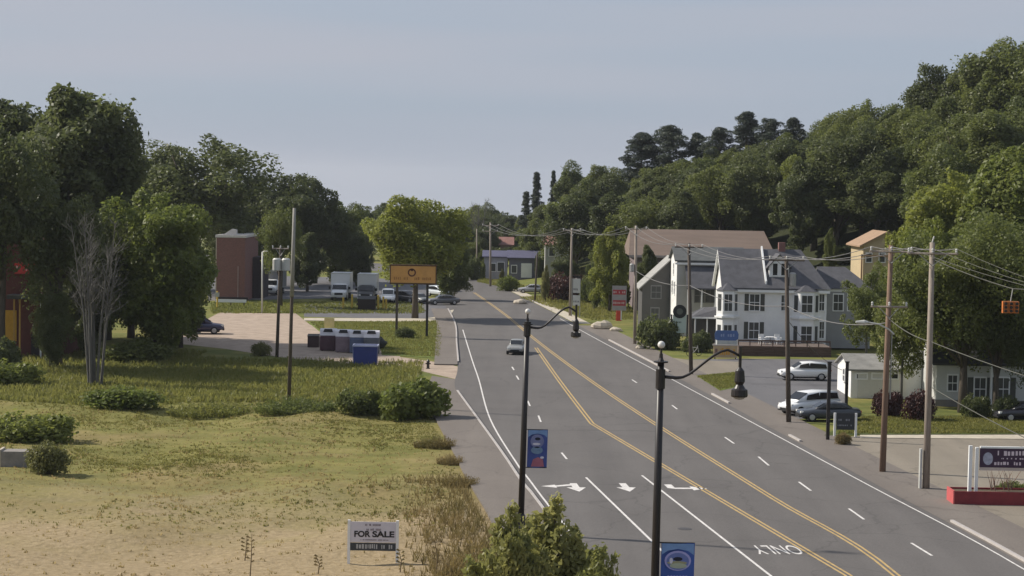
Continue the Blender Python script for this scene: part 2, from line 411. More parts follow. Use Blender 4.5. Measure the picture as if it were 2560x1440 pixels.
def sheet(name, pts, m, z, parent=None, kind='structure', thick=0.0):
    b = MB()
    P = [Vector((p[0], p[1], z)) for p in pts]
    if thick: b.prism([Vector((p.x, p.y, z - thick)) for p in P], (0, 0, thick))
    else: b.poly(P)
    o = b.build(name, m, parent)
    if parent is None: props(o, kind=kind)
    return o
def PX(*pts): return [gp(*p) for p in pts]
def smooth_line(pts, step=3.0):
    P = [Vector((p[0], p[1], 0)) for p in pts]; outp = []
    for i in range(len(P) - 1):
        p0 = P[max(i - 1, 0)]; p1 = P[i]; p2 = P[i + 1]; p3 = P[min(i + 2, len(P) - 1)]
        n = max(1, int((p2 - p1).length / step))
        for k in range(n):
            t = k / n
            outp.append(0.5 * ((2 * p1) + (p2 - p0) * t + (2 * p0 - 5 * p1 + 4 * p2 - p3) * t * t + (3 * p1 - p0 - 3 * p2 + p3) * t ** 3))
    outp.append(P[-1]); return outp
def strip(name, pts, w, m, z, parent, h=0.0, side=0.0, smooth=True):
    """band of width w along a line, shifted sideways by side"""
    P = smooth_line(pts) if smooth else [Vector((p[0], p[1], 0)) for p in pts]
    L = []; R = []
    for i, p in enumerate(P):
        d = (P[min(i + 1, len(P) - 1)] - P[max(i - 1, 0)]).normalized(); nrm = Vector((d.y, -d.x, 0))
        L.append(p + nrm * (side - w / 2)); R.append(p + nrm * (side + w / 2))
    b = MB(); n = len(P)
    if h:
        vs = [v + Vector((0, 0, zz)) for zz in (z, z + h) for row in (L, R) for v in row]
        q = lambda r, i: r * n + i
        fs = []
        for i in range(n - 1):
            fs += [(q(2, i), q(3, i), q(3, i + 1), q(2, i + 1)), (q(0, i), q(2, i), q(2, i + 1), q(0, i + 1)), (q(1, i), q(1, i + 1), q(3, i + 1), q(3, i))]
        fs += [(q(0, 0), q(1, 0), q(3, 0), q(2, 0)), (q(0, n - 1), q(2, n - 1), q(3, n - 1), q(1, n - 1))]
        b._add(vs, fs)
    else:
        b._add([v + Vector((0, 0, z)) for v in L + R], [(i, n + i, n + i + 1, i + 1) for i in range(n - 1)])
    return b.build(name, m, parent)

LEFT = [Vector((16.5, -40, 0)), Vector((10.1, 20, 0)), Vector((5.8, 60, 0))] + PX((1354, 1276), (1299, 1206), (1247, 1128), (1141, 980)) + [Vector((-4.9, 177, 0)), Vector((-5.9, 205, 0)), Vector((-7.0, 235, 0)), Vector((-9.7, 275, 0)), Vector((-13, 320, 0)), Vector((-21, 362, 0)), Vector((-44, 400, 0)), Vector((-90, 430, 0))]
RIGHT = [Vector((30.5, -40, 0)), Vector((27.4, 20, 0)), Vector((25.2, 60, 0))] + PX((2560, 1412), (2130, 1180), (1700, 948), (1480, 832), (1390, 785), (1330, 755), (1260, 722)) + [Vector((-6.0, 350, 0)), Vector((-17, 392, 0)), Vector((-42, 428, 0)), Vector((-90, 458, 0))]
LS = smooth_line(LEFT); RS = smooth_line(RIGHT)
road = sheet('road', LS + RS[::-1], M_ROAD, 0.03)
# side street turning off on the left between the lots
side_lane = sheet('side_street', PX((760, 760), (1100, 752), (1122, 770), (1112, 800), (760, 792)), M_LOT, 0.012)
# parking lots, pavements, drives
sheet('parking_lot', PX((520, 752), (1075, 741), (1085, 700), (700, 690), (520, 690)), M_LOT, 0.016)
sheet('gravel_lot', PX((300, 880), (430, 845), (548, 782), (740, 784), (775, 812), (1000, 840), (1000, 893), (1108, 908), (1150, 918), (1148, 950), (1095, 938), (1000, 915), (880, 912), (700, 893), (560, 872), (430, 858)), M_GRAVEL, 0.014)
sheet('lawn_island', PX((770, 806), (1095, 802), (1106, 840), (1104, 897), (955, 888), (948, 850), (800, 830)), mat('lawn', (0.135, 0.165, 0.045), 0.95, 0.3, 0.8, 0.6, bscale=6, spec=0.1), 0.05, thick=0.04)
sheet('sidewalk', PX((760, 796), (1060, 797), (1100, 792), (1085, 783), (1135, 775), (1120, 800), (1060, 806), (760, 802)), M_PALE, 0.06, thick=0.05)
KL = [Vector((5.8, 60, 0))] + PX((1354, 1276), (1299, 1206), (1247, 1128), (1141, 980))
WL = [p + Vector((-3.0, 0, 0)) for p in KL]
lw = sheet('sidewalk', KL + WL[::-1], M_WALK, 0.14, thick=0.12)
sheet('driveway_apron', PX((1148, 950), (1170, 932), (1141, 985), (1060, 985), (1080, 940)), M_WALK, 0.022)
sheet('sidewalk', [p for p in LS if 177 < p.y < 262] + [p + Vector((-2.2, 0, 0)) for p in LS if 177 < p.y < 262][::-1], M_WALK, 0.13, thick=0.11)
# right side: broad worn asphalt strip, drives and lots
sheet('sidewalk', [p + Vector((.15, 0, 0)) for p in RS if 236 < p.y < 385] + [p + Vector((2.0, 0, 0)) for p in RS if 236 < p.y < 385][::-1], M_PALE, 0.05, thick=.03)
RW = [p for p in RS if 40 < p.y < 236]
sheet('sidewalk', RW + [p + Vector((3.4, 0, 0)) for p in RW][::-1], M_WALK, 0.034)
sheet('parking_lot', PX((1680, 900), (1840, 897), (2100, 900), (2120, 1040), (1965, 1050), (1900, 1040), (1840, 1010), (1740, 975), (1700, 930)), M_LOT, 0.022)
sheet('gravel_lot', PX((2090, 1100), (2140, 1090), (2700, 1092), (2700, 1330), (2500, 1330), (2240, 1225)), M_DRIVE, 0.018)
sheet('driveway', PX((1560, 880), (1720, 900), (1850, 905), (1850, 936), (1760, 940), (1680, 920), (1560, 888)), M_DRIVE, 0.026)
sheet('lawn', PX((1740, 940), (1855, 930), (1848, 968), (1800, 978)), MATS['lawn'], 0.05)
sheet('lawn', PX((2060, 1090), (2150, 1040), (2700, 1040), (2700, 1086), (2150, 1088)), mat('lawn_painted_shade', (0.075, 0.09, 0.03), 0.95, 0.3, 0.8, 0.6, bscale=6, spec=0.1), 0.045)  # lawn green darkened so the colour holds the tree shade
sheet('path', PX((2150, 1089), (2700, 1088), (2700, 1100), (2150, 1096)), M_PALE, 0.05)

# kerbs
for (nm, pts, sd_) in (('kerb', KL, 0.07), ('kerb', [p for p in LS if 180 < p.y < 262], 0.07)):
    o = strip(nm, pts, 0.16, M_CURB, 0.02, road, h=0.15, side=sd_)
for a, b_ in ((60, 78), (84, 100), (128, 133), (150, 158), (176, 214), (236, 250), (262, 300)):
    seg = [p + Vector((0.25, 0, 0)) for p in RS if a <= p.y <= b_]
    if len(seg) > 1: strip('kerb', seg, 0.16, M_CURB, 0.02, road, h=0.13)
Z1 = 0.036
def mark(name, pts, w=0.12, m=M_WPAINT, side=0.0, smooth=True): return strip(name, pts, w, m, Z1, road, side=side, smooth=smooth)
mark('edge_line', [Vector((8.4, 50, 0))] + PX((1414, 1317), (1321, 1198), (1300, 1172), (1226, 1050), (1197, 950), (1180, 900), (1157, 825)), 0.11)
mark('edge_line', [Vector((25.0, 50, 0))] + PX((2560, 1425), (2130, 1192), (1700, 960), (1482, 843), (1400, 797)), 0.10)
for sdx in (-0.13, 0.13):
    mark('centre_line', [Vector((16.2, 50, 0))] + PX((2240, 1440), (1930, 1245), (1660, 1075), (1480, 955), (1345, 855)) + [Vector((-1.0, 255, 0)), Vector((-6, 305, 0))], 0.12, M_YPAINT, sdx)
    mark('centre_line', [Vector((15.4, 50, 0))] + PX((2120, 1440), (1800, 1250), (1480, 1060)), 0.12, M_YPAINT, sdx, False)
    mark('centre_line', PX((1480, 1060), (1400, 955), (1340, 870)), 0.12, M_YPAINT, sdx)
mark('lane_line', PX((1465, 1195), (1625, 1350), (1720, 1442)), 0.13, smooth=False)
mark('lane_line', PX((1605, 1190), (1925, 1440), (2000, 1500)), 0.13, smooth=False)
for (a, b_) in (((2278, 1359), (2330, 1391)), ((2122, 1273), (2160, 1300)), ((1997, 1206), (2027, 1228)), ((1896, 1143), (1922, 1165)), ((1812, 1094), (1835, 1110)),
                ((1680, 1014), (1693, 1024)), ((1580, 950), (1592, 958)), ((1404, 1133), (1417, 1149)), ((1346, 1040), (1352, 1056)), ((1319, 1003), (1325, 1016)), ((1291, 940), (1297, 950)), ((1280, 918), (1285, 926))):
    mark('lane_dash', PX(a, b_), 0.13, smooth=False)

def arrow(c, kind, rot):
    """pavement arrow, drawn for traffic coming towards the camera"""
    b = MB(); b.M = Matrix.Translation((c.x, c.y, Z1)) @ Matrix.Rotation(rot, 4, 'Z')
    def q(*p): b.poly([(x, y, 0) for x, y in p])
    if kind in ('straight', 'right_through'):
        q((-.2, 0.3), (.2, 0.3), (.2, 1.8), (-.2, 1.8)); q((-.55, .3), (0, -1.2), (.55, .3))
    if kind == 'right_through':
        q((-.2, .95), (-.2, 1.45), (-1.1, .95), (-1.1, .5)); q((-1.1, 1.25), (-1.1, .15), (-1.95, .7))
    if kind == 'left':
        q((-1.05, 1.9), (-.62, 1.9), (-.62, .3), (-1.05, .6)); q((-.62, .3), (-.62, .75), (.3, .75), (.3, .3)); q((.3, 1.25), (.3, -.2), (1.2, .52))
    return b.build('turn_arrow', M_WPAINT, road)
arrow(gp(1442, 1222), 'right_through', math.radians(5)); arrow(gp(1567, 1222), 'straight', math.radians(5)); arrow(gp(1720, 1226), 'left', math.radians(5))
c = gp(1942, 1375)
text_mesh('ONLY', 2.5, 'road_lettering', M_WPAINT, road, Matrix.Translation((c.x, c.y, Z1 + .002)) @ Matrix.Rotation(math.pi + math.radians(5), 4, 'Z') @ Matrix.Scale(1.25, 4, (0, 1, 0)), width=2.2)
for p, w_ in ((gp(1500, 1320), 1.2),):
    MB().lathe([(0.35, 0), (0.35, 0.006)], (p.x + 4.2, p.y, Z1), 18).build('manhole_cover', mat('iron_cover', (0.06, 0.055, 0.055), 0.6), road)

# ------------------------------------------------------------------ trees and shrubs
def quads_mesh(name, Q):
    n = len(Q); me = bpy.data.meshes.new(name)
    me.vertices.add(n * 4); me.vertices.foreach_set('co', Q.reshape(-1).astype(np.float32))
    me.loops.add(n * 4); me.loops.foreach_set('vertex_index', np.arange(n * 4, dtype=np.int32))
    me.polygons.add(n); me.polygons.foreach_set('loop_start', np.arange(0, n * 4, 4, dtype=np.int32))
    me.polygons.foreach_set('loop_total', np.full(n, 4, dtype=np.int32))
    me.update(calc_edges=True); return me
def leaf_quads(R, lobes, n, size, flat=1.0, aspect=0.55, upb=0.35, jitter=0.7, inner=0.55):
    L = np.array(lobes); p = L[:, 3] ** 2; p = p / p.sum()
    idx = R.choice(len(L), n, p=p); C = L[idx]
    d = R.normal(size=(n, 3)); d[:, 2] += upb; d /= np.linalg.norm(d, axis=1)[:, None]
    rr = C[:, 3] * (inner + (1.12 - inner) * R.random(n) ** 0.55)
    pos = C[:, :3] + d * rr[:, None] * np.array([1, 1, flat])
    rr2 = np.where(R.random(n) < .07, 1.0 + .35 * R.random(n), 1.0); pos = C[:, :3] + d * (rr * rr2)[:, None] * np.array([1, 1, flat])
    nr = d * .8 + R.normal(size=(n, 3)) * jitter + np.array([0, 0, 0.2]); nr /= np.linalg.norm(nr, axis=1)[:, None]
    t = np.cross(nr, R.normal(size=(n, 3))); t /= np.linalg.norm(t, axis=1)[:, None]
    b = np.cross(nr, t)
    s = size * (0.55 + 0.8 * R.random(n))[:, None]
    return np.stack([pos - t * s, pos - b * s * aspect, pos + t * s, pos + b * s * aspect], axis=1)
def trunk_mb(R, h, r0, limbs, lean=0.0):
    b = MB(); top = h
    pts = [(0, 0, -0.3), (0.05 * lean, 0, h * .3), (R.normal() * .15 + lean * .3, R.normal() * .15, h * .65), (lean * .5 + R.normal() * .2, R.normal() * .2, h)]
    b.tube(pts, [r0 * 1.25, r0 * .9, r0 * .6, r0 * .25], 8)
    for (x, y, z) in limbs:
        z0 = h * (0.35 + 0.4 * R.random())
        m_ = Vector((x * .45, y * .45, z0 + (z - z0) * .6))
        b.tube([(0, 0, z0), m_, (x, y, z)], [r0 * .45, r0 * .28, r0 * .1], 5)
    return b
PROTO = {}
def deciduous(key, seed, rx=5.0, zc=9.5, rz=5.3, nl=52, leaves=38000, size=0.18, lob=(0.12, 0.34), trunk=10.0, rt=0.32, spread=0.92, top=None, flatb=0.62):
    R = np.random.default_rng(seed); lobes = []
    for i in range(nl):
        d = R.normal(size=3); d /= np.linalg.norm(d); k = (0.35 + 0.65 * R.random() ** 0.5) * spread
        r = rx * (lob[0] + (lob[1] - lob[0]) * R.random())
        z = d[2] * rz * k
        if z < 0: z *= flatb
        taper = 1.0
        if top: taper = 1 - top * max(0, d[2] * k)
        lobes.append((d[0] * (rx - r * .6) * k * taper, d[1] * (rx - r * .6) * k * taper, zc + z, r))
    for i in range(6): lobes.append((R.normal() * rx * .25, R.normal() * rx * .25, zc + R.normal() * rz * .3, rx * .42))
    Q = leaf_quads(R, lobes, leaves, size)
    ph = R.random(6) * 6.28; q = Q.mean(axis=1); am = rx * .11
    w_ = np.stack([am * np.sin(q[:, 1] * .75 + ph[0]) + am * .6 * np.sin(q[:, 2] * 1.5 + ph[1]), am * np.sin(q[:, 2] * .8 + ph[2]) + am * .6 * np.sin(q[:, 0] * 1.6 + ph[3]),
                   am * .9 * np.sin(q[:, 0] * .9 + ph[4]) + am * .7 * np.sin(q[:, 1] * 1.5 + ph[5])], 1)
    Q[:] = Q + w_[:, None, :]
    crown = quads_mesh('crown_' + key, Q)
    tb = trunk_mb(R, trunk, rt, [l[:3] for l in lobes[:9]])
    me = bpy.data.meshes.new('trunk_' + key); me.from_pydata([tuple(v) for v in tb.v], [], tb.f)
    me.polygons.foreach_set('use_smooth', [True] * len(me.polygons)); me.update()
    PROTO[key] = (crown, me, 15.0)
def pine(key, seed, h=19.0, wide=3.6, start=0.35, n=120, power=.6):
    R = np.random.default_rng(seed); lobes = []; b = MB()
    b.tube([(0, 0, -.3), (0, 0, h * .5), (0.1, 0, h * .97)], [.34, .22, .05], 8)
    for i in range(n):
        f = start + (1 - start) * (i + R.random()) / n; a = R.random() * 6.28
        L = wide * (1.03 - (f - start) / (1 - start)) ** power * (.75 + .25 * math.sin(a * 2 + seed + f * 9))
        l = L * (.25 + .75 * R.random() ** .6); r = (.38 + .5 * R.random()) * (.55 + .12 * wide)
        ex = (math.cos(a) * l, math.sin(a) * l, h * f + .18 * l)
        lobes.append((*ex, r))
        if i % 3 == 0: b.tube([(0, 0, h * f - .3), (ex[0] * .5, ex[1] * .5, h * f - .1), ex], [.07, .05, .02], 4)
    Q = leaf_quads(R, lobes, 30000, 0.17, flat=0.6, aspect=0.3, upb=0.5)
    crown = quads_mesh('crown_' + key, Q)
    me = bpy.data.meshes.new('trunk_' + key); me.from_pydata([tuple(v) for v in b.v], [], b.f); me.update()
    PROTO[key] = (crown, me, h)
deciduous('round1', 1); deciduous('round2', 2, rx=5.6, zc=9.0, rz=5.6, nl=60); deciduous('round3', 3, rx=4.6, zc=9.8, rz=5.0, nl=50, lob=(.12, .36))
deciduous('tall1', 4, rx=4.2, zc=9.2, rz=5.8, nl=52, top=0.35); deciduous('tall2', 5, rx=4.6, zc=9.0, rz=6.0, nl=60, top=0.5, lob=(.1, .28))
deciduous('open1', 6, rx=5.6, zc=10.0, rz=4.6, nl=40, leaves=20000, size=0.165, lob=(.10, .24))
deciduous('low1', 7, rx=5.2, zc=7.2, rz=7.0, nl=88, leaves=52000, size=.165, lob=(.10, .28), trunk=9, flatb=0.95)
deciduous('low2', 8, rx=4.6, zc=7.0, rz=7.2, nl=84, leaves=48000, size=.165, lob=(.10, .28), trunk=9, flatb=0.95, top=.3)
deciduous('spiky', 9, rx=4.8, zc=8.6, rz=6.2, nl=84, leaves=42000, size=.16, lob=(.08, .2), top=.7, trunk=12)
deciduous('shade', 10, rx=7.2, zc=9.2, rz=5.2, nl=90, leaves=70000, size=.15, lob=(.09, .2), trunk=9, rt=.36)
deciduous('peak', 12, rx=4.4, zc=7.6, rz=7.0, nl=96, leaves=46000, size=.15, lob=(.07, .19), top=.9, trunk=12, flatb=.8)
deciduous('sparse', 11, rx=4.6, zc=8.6, rz=5.8, nl=60, leaves=22000, size=.15, lob=(.09, .2), trunk=11, flatb=1.0, rt=.2)
pine('pine1', 21, wide=4.4, start=.3); pine('pine2', 22, wide=4.8, start=.36, power=.45); pine('spruce', 23, wide=2.8, start=.08, n=150, power=.9)
NTREE = {'n': 0}
def place(key, loc, h, wide=1.0, fol='mid', name='broadleaf_tree', label='', cat='tree', group=None, bark=None, rot=None):
    crown, tr, h0 = PROTO[key]
    NTREE['n'] += 1; rng = random.Random(NTREE['n'] * 13 + 5)
    t = thing(name, label, cat, loc, rng.random() * 6.28 if rot is None else rot, group)
    s = h / h0; t.scale = (s * wide, s * wide, s)
    c = link_mesh('crown', crown, FOL[fol], t)
    c.material_slots[0].link = 'OBJECT'; c.material_slots[0].material = FOL[fol]
    k = link_mesh('trunk', tr, M_BARK, t)
    if bark: k.material_slots[0].link = 'OBJECT'; k.material_slots[0].material = bark
    return t
def tree_top(key, px, py, d, fol='mid', wide=1.0, label='', name='broadleaf_tree', group=None, base=None, **kw):
    p = at(px, py, d); zb = zg(p.x, d) if base is None else base
    return place(key, (p.x, d, zb - 0.05), max(3.0, p.z - zb), wide, fol, name, label, group=group, **kw)

# ------- left edge woodland
LW = [ # key, px, py_top, depth, foliage, width, label
 ('peak', 168, 168, 198, 'dark', 1.15, 'tallest dark tree with spiky top over the red building'),
 ('peak', 8, 205, 204, 'dark', 1.0, 'dark tree with ragged top beside the tallest spiky tree'),
 ('tall1', 270, 300, 202, 'dark', 0.95, 'dark tree sloping down beside the tallest spiky tree'),
 ('low2', 90, 430, 194, 'dark', 1.0, 'dense dark tree shading the red building with the awning'),
 ('low1', 232, 490, 180, 'dark', 0.72, 'dense dark tree behind the grey leafless thicket'),
 ('open1', 5, 330, 170, 'dark', 0.85, 'dark tree with high crown standing before the red building'),
 ('low1', 128, 690, 170, 'dark', 0.75, 'low dark leafy tree beside the porch posts of the red building'),
 ('open1', 150, 480, 172, 'dark', 0.8, 'thin dark tree at the corner of the red building'),
 ('low2', 190, 540, 192, 'dark', 1.0, 'dense dark undergrowth tree right behind the grey thicket'),
 ('low2', 330, 500, 205, 'dark', 1.15, 'dark tree filling the gap behind the bright green roadside tree'),
 ('low1', 395, 436, 182, 'bright', 1.05, 'bright sided tree overhanging the dark blue parked car'),
 ('low2', 455, 530, 194, 'mid', 0.72, 'rounded tree beside the brick building, over the parked car'),
 ('open1', 490, 352, 285, 'dark', 1.45, 'wide domed tree with bare branches showing behind the brick building'),
 ('round1', 400, 400, 300, 'dark', 1.0, 'dark tree at the shoulder of the wide domed tree'),
 ('round2', 680, 432, 318, 'dark', 1.15, 'broad dark tree behind the brick building and box trucks'),
 ('low1', 590, 470, 312, 'dark', 1.0, 'dark tree close behind the brick building'),
 ('open1', 705, 520, 262, 'mid', 0.72, 'small pale green tree by the pole with transformers'),
 ('tall2', 790, 442, 325, 'dark', 1.05, 'dark tree behind the white box truck, highest of the parking lot trees'),
 ('low1', 845, 480, 330, 'mid', 1.1, 'green tree behind the dark fronted truck'),
 ('low2', 770, 570, 300, 'dark', 1.0, 'low dark tree behind the parking lot'),
 ('low1', 900, 560, 320, 'dark', 0.9, 'low dark tree beside the bright maple at the lot'),
]
for (k, px, py, d, fo, w, lb) in LW: tree_top(k, px, py, d, fo, w, lb)
tree_top('round2', 1042, 488, 243, 'vivid', 1.16, 'bright green rounded maple behind the orange sign', name='maple_tree')
tree_top('low2', 1130, 572, 285, 'mid', 1.0, 'green tree leaning over the road behind the bright maple')
# far tree line across the end of the road
rg = random.Random(5)
FAR = [(880, 520, 430), (925, 500, 470), (965, 496, 520), (1010, 512, 540), (1060, 512, 560), (1110, 517, 580), (1150, 520, 600), (1185, 512, 560), (1225, 514, 540), (1265, 520, 520), (1305, 530, 500), (1330, 545, 470), (1160, 560, 430), (1290, 575, 440), (1245, 590, 470), (1380, 560, 440), (1420, 540, 430), (1215, 560, 420), (1330, 600, 400), (1180, 600, 400), (1400, 600, 395), (1440, 580, 385), (1460, 610, 360), (1350, 570, 425), (1270, 560, 455), (1100, 540, 460), (1060, 545, 470), (1140, 545, 440), (1195, 535, 500), (1235, 540, 480), (1168, 622, 372), (1300, 612, 376), (1340, 615, 372), (1240, 608, 384), (1205, 618, 378), (1270, 615, 380), (1150, 640, 352), (1135, 650, 345)]
for i, (px, py, d) in enumerate(FAR):
    tree_top(['round1', 'low1', 'low2', 'round2'][i % 4], px, py + rg.uniform(-4, 4), d, ['dark', 'mid', 'dark'][i % 3], 1.15, ['dark broadleaf tree in the far line where the road bends away', 'lighter green broadleaf tree in the far line where the road bends away'][i % 3 == 1], group='far tree line at the bend')
# ------- ridge and hillside on the right
RIDGE = [('spruce', 1342, 432, 400, 'pine', 1.0, 'dark narrow conifer at the low end of the ridge'), ('spruce', 1384, 428, 405, 'pine', 0.7, 'thin spire conifer next to the narrow conifer on the ridge'),
 ('spruce', 1316, 480, 398, 'pine', 1.2, 'shorter conifer at the foot of the ridge beside the bend'),
 ('round1', 1440, 420, 400, 'mid', 1.0, 'round topped tree left of the two big ridge pines'), ('round2', 1520, 412, 395, 'mid', 1.05, 'broad tree touching the big ridge pines'),
 ('pine1', 1605, 336, 372, 'pine', 1.6, 'big dark pine on the ridge, the lower of a pair'), ('pine2', 1676, 318, 370, 'pine', 1.6, 'big dark pine on the ridge, the taller of a pair'),
 ('pine1', 1745, 336, 368, 'pine', 1.3, 'pine beside the big ridge pair'), ('pine2', 1800, 322, 362, 'pine', 1.3, 'pine halfway along the ridge line'), ('pine1', 1868, 284, 358, 'pine', 1.45, 'tall forked looking pine along the ridge line'),
 ('pine2', 1925, 300, 355, 'pine', 1.3, 'flat topped pine next to the tall ridge pine'), ('pine1', 1985, 298, 352, 'pine', 1.25, 'last pine before the broadleaf part of the ridge'),
 ('round2', 1722, 392, 362, 'mid', 1.1, 'green tree at the foot of the big ridge pines'), ('round1', 1775, 384, 360, 'mid', 1.1, 'green tree between the ridge pines'), ('round3', 1838, 372, 356, 'mid', 1.1, 'green tree below the tall forked looking pine'), ('round2', 1905, 362, 352, 'mid', 1.1, 'green tree below the flat topped pine'), ('round1', 1962, 350, 350, 'mid', 1.1, 'green tree below the last ridge pine'),
 ('round1', 2040, 322, 340, 'mid', 1.0, 'green tree just past the last ridge pine'), ('round2', 2105, 272, 335, 'mid', 1.0, 'tall green tree with rounded top on the ridge'), ('open1', 2185, 258, 330, 'mid', 1.1, 'airy topped tree on the ridge'),
 ('round3', 2255, 262, 326, 'mid', 1.0, 'tree in the dip before the steep end of the ridge'), ('round1', 2315, 240, 322, 'dark', 1.0, 'dark tree below the steep end of the ridge'), ('round2', 2375, 160, 312, 'dark', 0.95, 'dark high crowned tree where the ridge steps up'),
 ('round3', 2435, 150, 308, 'dark', 0.9, 'dark tree beside the step in the ridge'), ('round1', 2490, 130, 304, 'mid', 1.0, 'green tree near the top of the ridge'), ('round2', 2545, 98, 300, 'mid', 1.1, 'highest tree on the ridge'), ('round1', 2640, 70, 300, 'mid', 1.1, 'tree past the highest one on the ridge'), ('round3', 2720, 60, 305, 'mid', 1.1, 'outermost tree of the ridge')]
for (k, px, py, d, fo, w, lb) in RIDGE: tree_top(k, px, py, d, fo, w, lb, name='pine_tree' if fo == 'pine' else 'broadleaf_tree')
PROF = [(1300, 560), (1420, 470), (1540, 440), (1700, 402), (1900, 368), (2100, 318), (2250, 300), (2350, 230), (2560, 150), (2800, 110)]
rg = random.Random(77); cnt = 0
for d in (384, 366, 348, 331, 314, 298, 283, 268, 252):
    px = 1330 + rg.uniform(0, 40)
    step = 5.6 * 4800 / d
    while px < 2760:
        p = at(px, 600, d + rg.uniform(-8, 8))
        zb = zg(p.x, p.y)
        u = p.x - lerp_tab(FOOT, p.y)
        ok = u > -2 if d > 300 else u > 4
        # keep clear of the buildings on the lower slope
        if d < 290 and 1560 < px < 1950: ok = False
        if d < 262 and 2130 < px < 2290: ok = False
        if ok:
            hgt = rg.uniform(12.5, 17.5)
            top_min = at(px, lerp_tab(PROF, px), p.y).z
            hgt = min(hgt, top_min - zb)
            if hgt > 4:
                fo = rg.choices(['dark', 'mid', 'bright', 'mid'], [4.5, 3, 0.4, 2])[0]
                place(rg.choice(['round1', 'tall2', 'round3', 'low1', 'tall1', 'low2', 'spiky', 'peak', 'open1']), (p.x, p.y, zb - .1), hgt, rg.uniform(1.0, 1.4), fo,
                      label={'dark': 'dark green broadleaf tree in the hillside wood', 'mid': 'mid green broadleaf tree in the hillside wood', 'bright': 'light green broadleaf tree in the hillside wood'}[fo],
                      group='trees on the wooded hillside')
                cnt += 1
        px += step * rg.uniform(.85, 1.25)
for k, (px, py, d) in enumerate(((2000, 590, 300), (2050, 585, 296), (2100, 580, 290), (2150, 560, 292), (2200, 545, 290), (2240, 540, 286), (2030, 545, 318), (2090, 530, 314), (2140, 515, 312), (2200, 505, 310), (1975, 560, 322), (2060, 610, 276), (2110, 605, 270), (2260, 580, 268))):
    tree_top(['low1', 'low2'][k % 2], px, py, d, ['mid', 'dark'][k % 3 == 0], 1.35, ['mid green understorey tree low on the slope behind the white house', 'dark understorey tree low on the slope behind the white house'][k % 3 == 0], group='understorey on the slope')
# ------- right-hand near trees
tree_top('low1', 2400, 385, 215, 'vivid', 1.0, 'bright green tree rising behind the white garage', name='maple_tree')
tree_top('low2', 2520, 330, 206, 'bright', 1.1, 'tall bright green tree behind the low white house')
tree_top('low1', 2330, 510, 205, 'vivid', 0.85, 'leafy green tree behind the tan hillside house and garage')
tree_top('shade', 2420, 560, 148, 'mid', 1.0, 'wide shade tree spreading over the low white house')
tree_top('shade', 2500, 660, 147, 'dark', .8, 'lower spreading dark tree in front of the low white house roof')
tree_top('shade', 2610, 500, 158, 'mid', 1.0, 'large shade tree past the corner of the low white house')
tree_top('sparse', 2172, 650, 185, 'mid', 0.85, 'small open street tree between the white house and garage', bark=M_GBARK)
tree_top('sparse', 2262, 660, 152, 'mid', 0.75, 'thin greyish tree behind the utility pole at the garage', bark=M_GBARK)
tree_top('low1', 2232, 628, 232, 'bright', .8, 'leafy green tree hiding the lower wall of the tan house')
tree_top('low2', 2078, 560, 262, 'mid', 0.45, 'slender pale tree behind the white house roof')
tree_top('low2', 1528, 550, 262, 'vivid', 0.72, 'tall narrow bright green tree beside the road signs')
tree_top('low1', 1488, 645, 268, 'mid', 0.62, 'lower green tree leaning on the narrow bright tree')
tree_top('low2', 1620, 600, 264, 'dark', 0.6, 'dark tree between the narrow bright tree and brown roof')
tree_top('low1', 1412, 630, 300, 'dark', 1.05, 'dark bushy tree over the brown roadside hedge')
tree_top('low2', 1365, 655, 282, 'olive', 0.45, 'brownish green small tree by the parked grey car')
tree_top('low2', 1255, 668, 330, 'olive', 0.55, 'small weathered tree on the grass bank by the blue roofed house')

# bushes
def bush_proto(key, seed, leaves=1800, size=0.16, nl=16, flat=.8, aspect=.6):
    R = np.random.default_rng(seed); lobes = []
    for i in range(nl):
        a = R.random() * 6.28; k = R.random() ** .5 * .75; r = .22 + .2 * R.random()
        lobes.append((math.cos(a) * k, math.sin(a) * k, .18 + R.random() * .62 * (1 - .5 * k), r))
    Q = leaf_quads(R, lobes, leaves, size, aspect=aspect, inner=.35)
    Q[:, :, 2] = np.maximum(Q[:, :, 2], -0.03)
    st = MB()
    for l in lobes[:8]: st.tube([(l[0] * .2, l[1] * .2, -.05), (l[0] * .6, l[1] * .6, l[2] * .5), l[:3]], [.035, .025, .01], 4)
    me = bpy.data.meshes.new('stems_' + key); me.from_pydata([tuple(v) for v in st.v], [], st.f); me.update()
    PROTO[key] = (quads_mesh('bush_' + key, Q), me, 1.0)
bush_proto('b1', 31, leaves=6500, size=.07, nl=26); bush_proto('b2', 32, nl=30, leaves=6500, size=.065); bush_proto('b3', 33, leaves=6500, size=.06, nl=34); bush_proto('b4', 34, leaves=6800, size=.05, nl=44, aspect=.5)
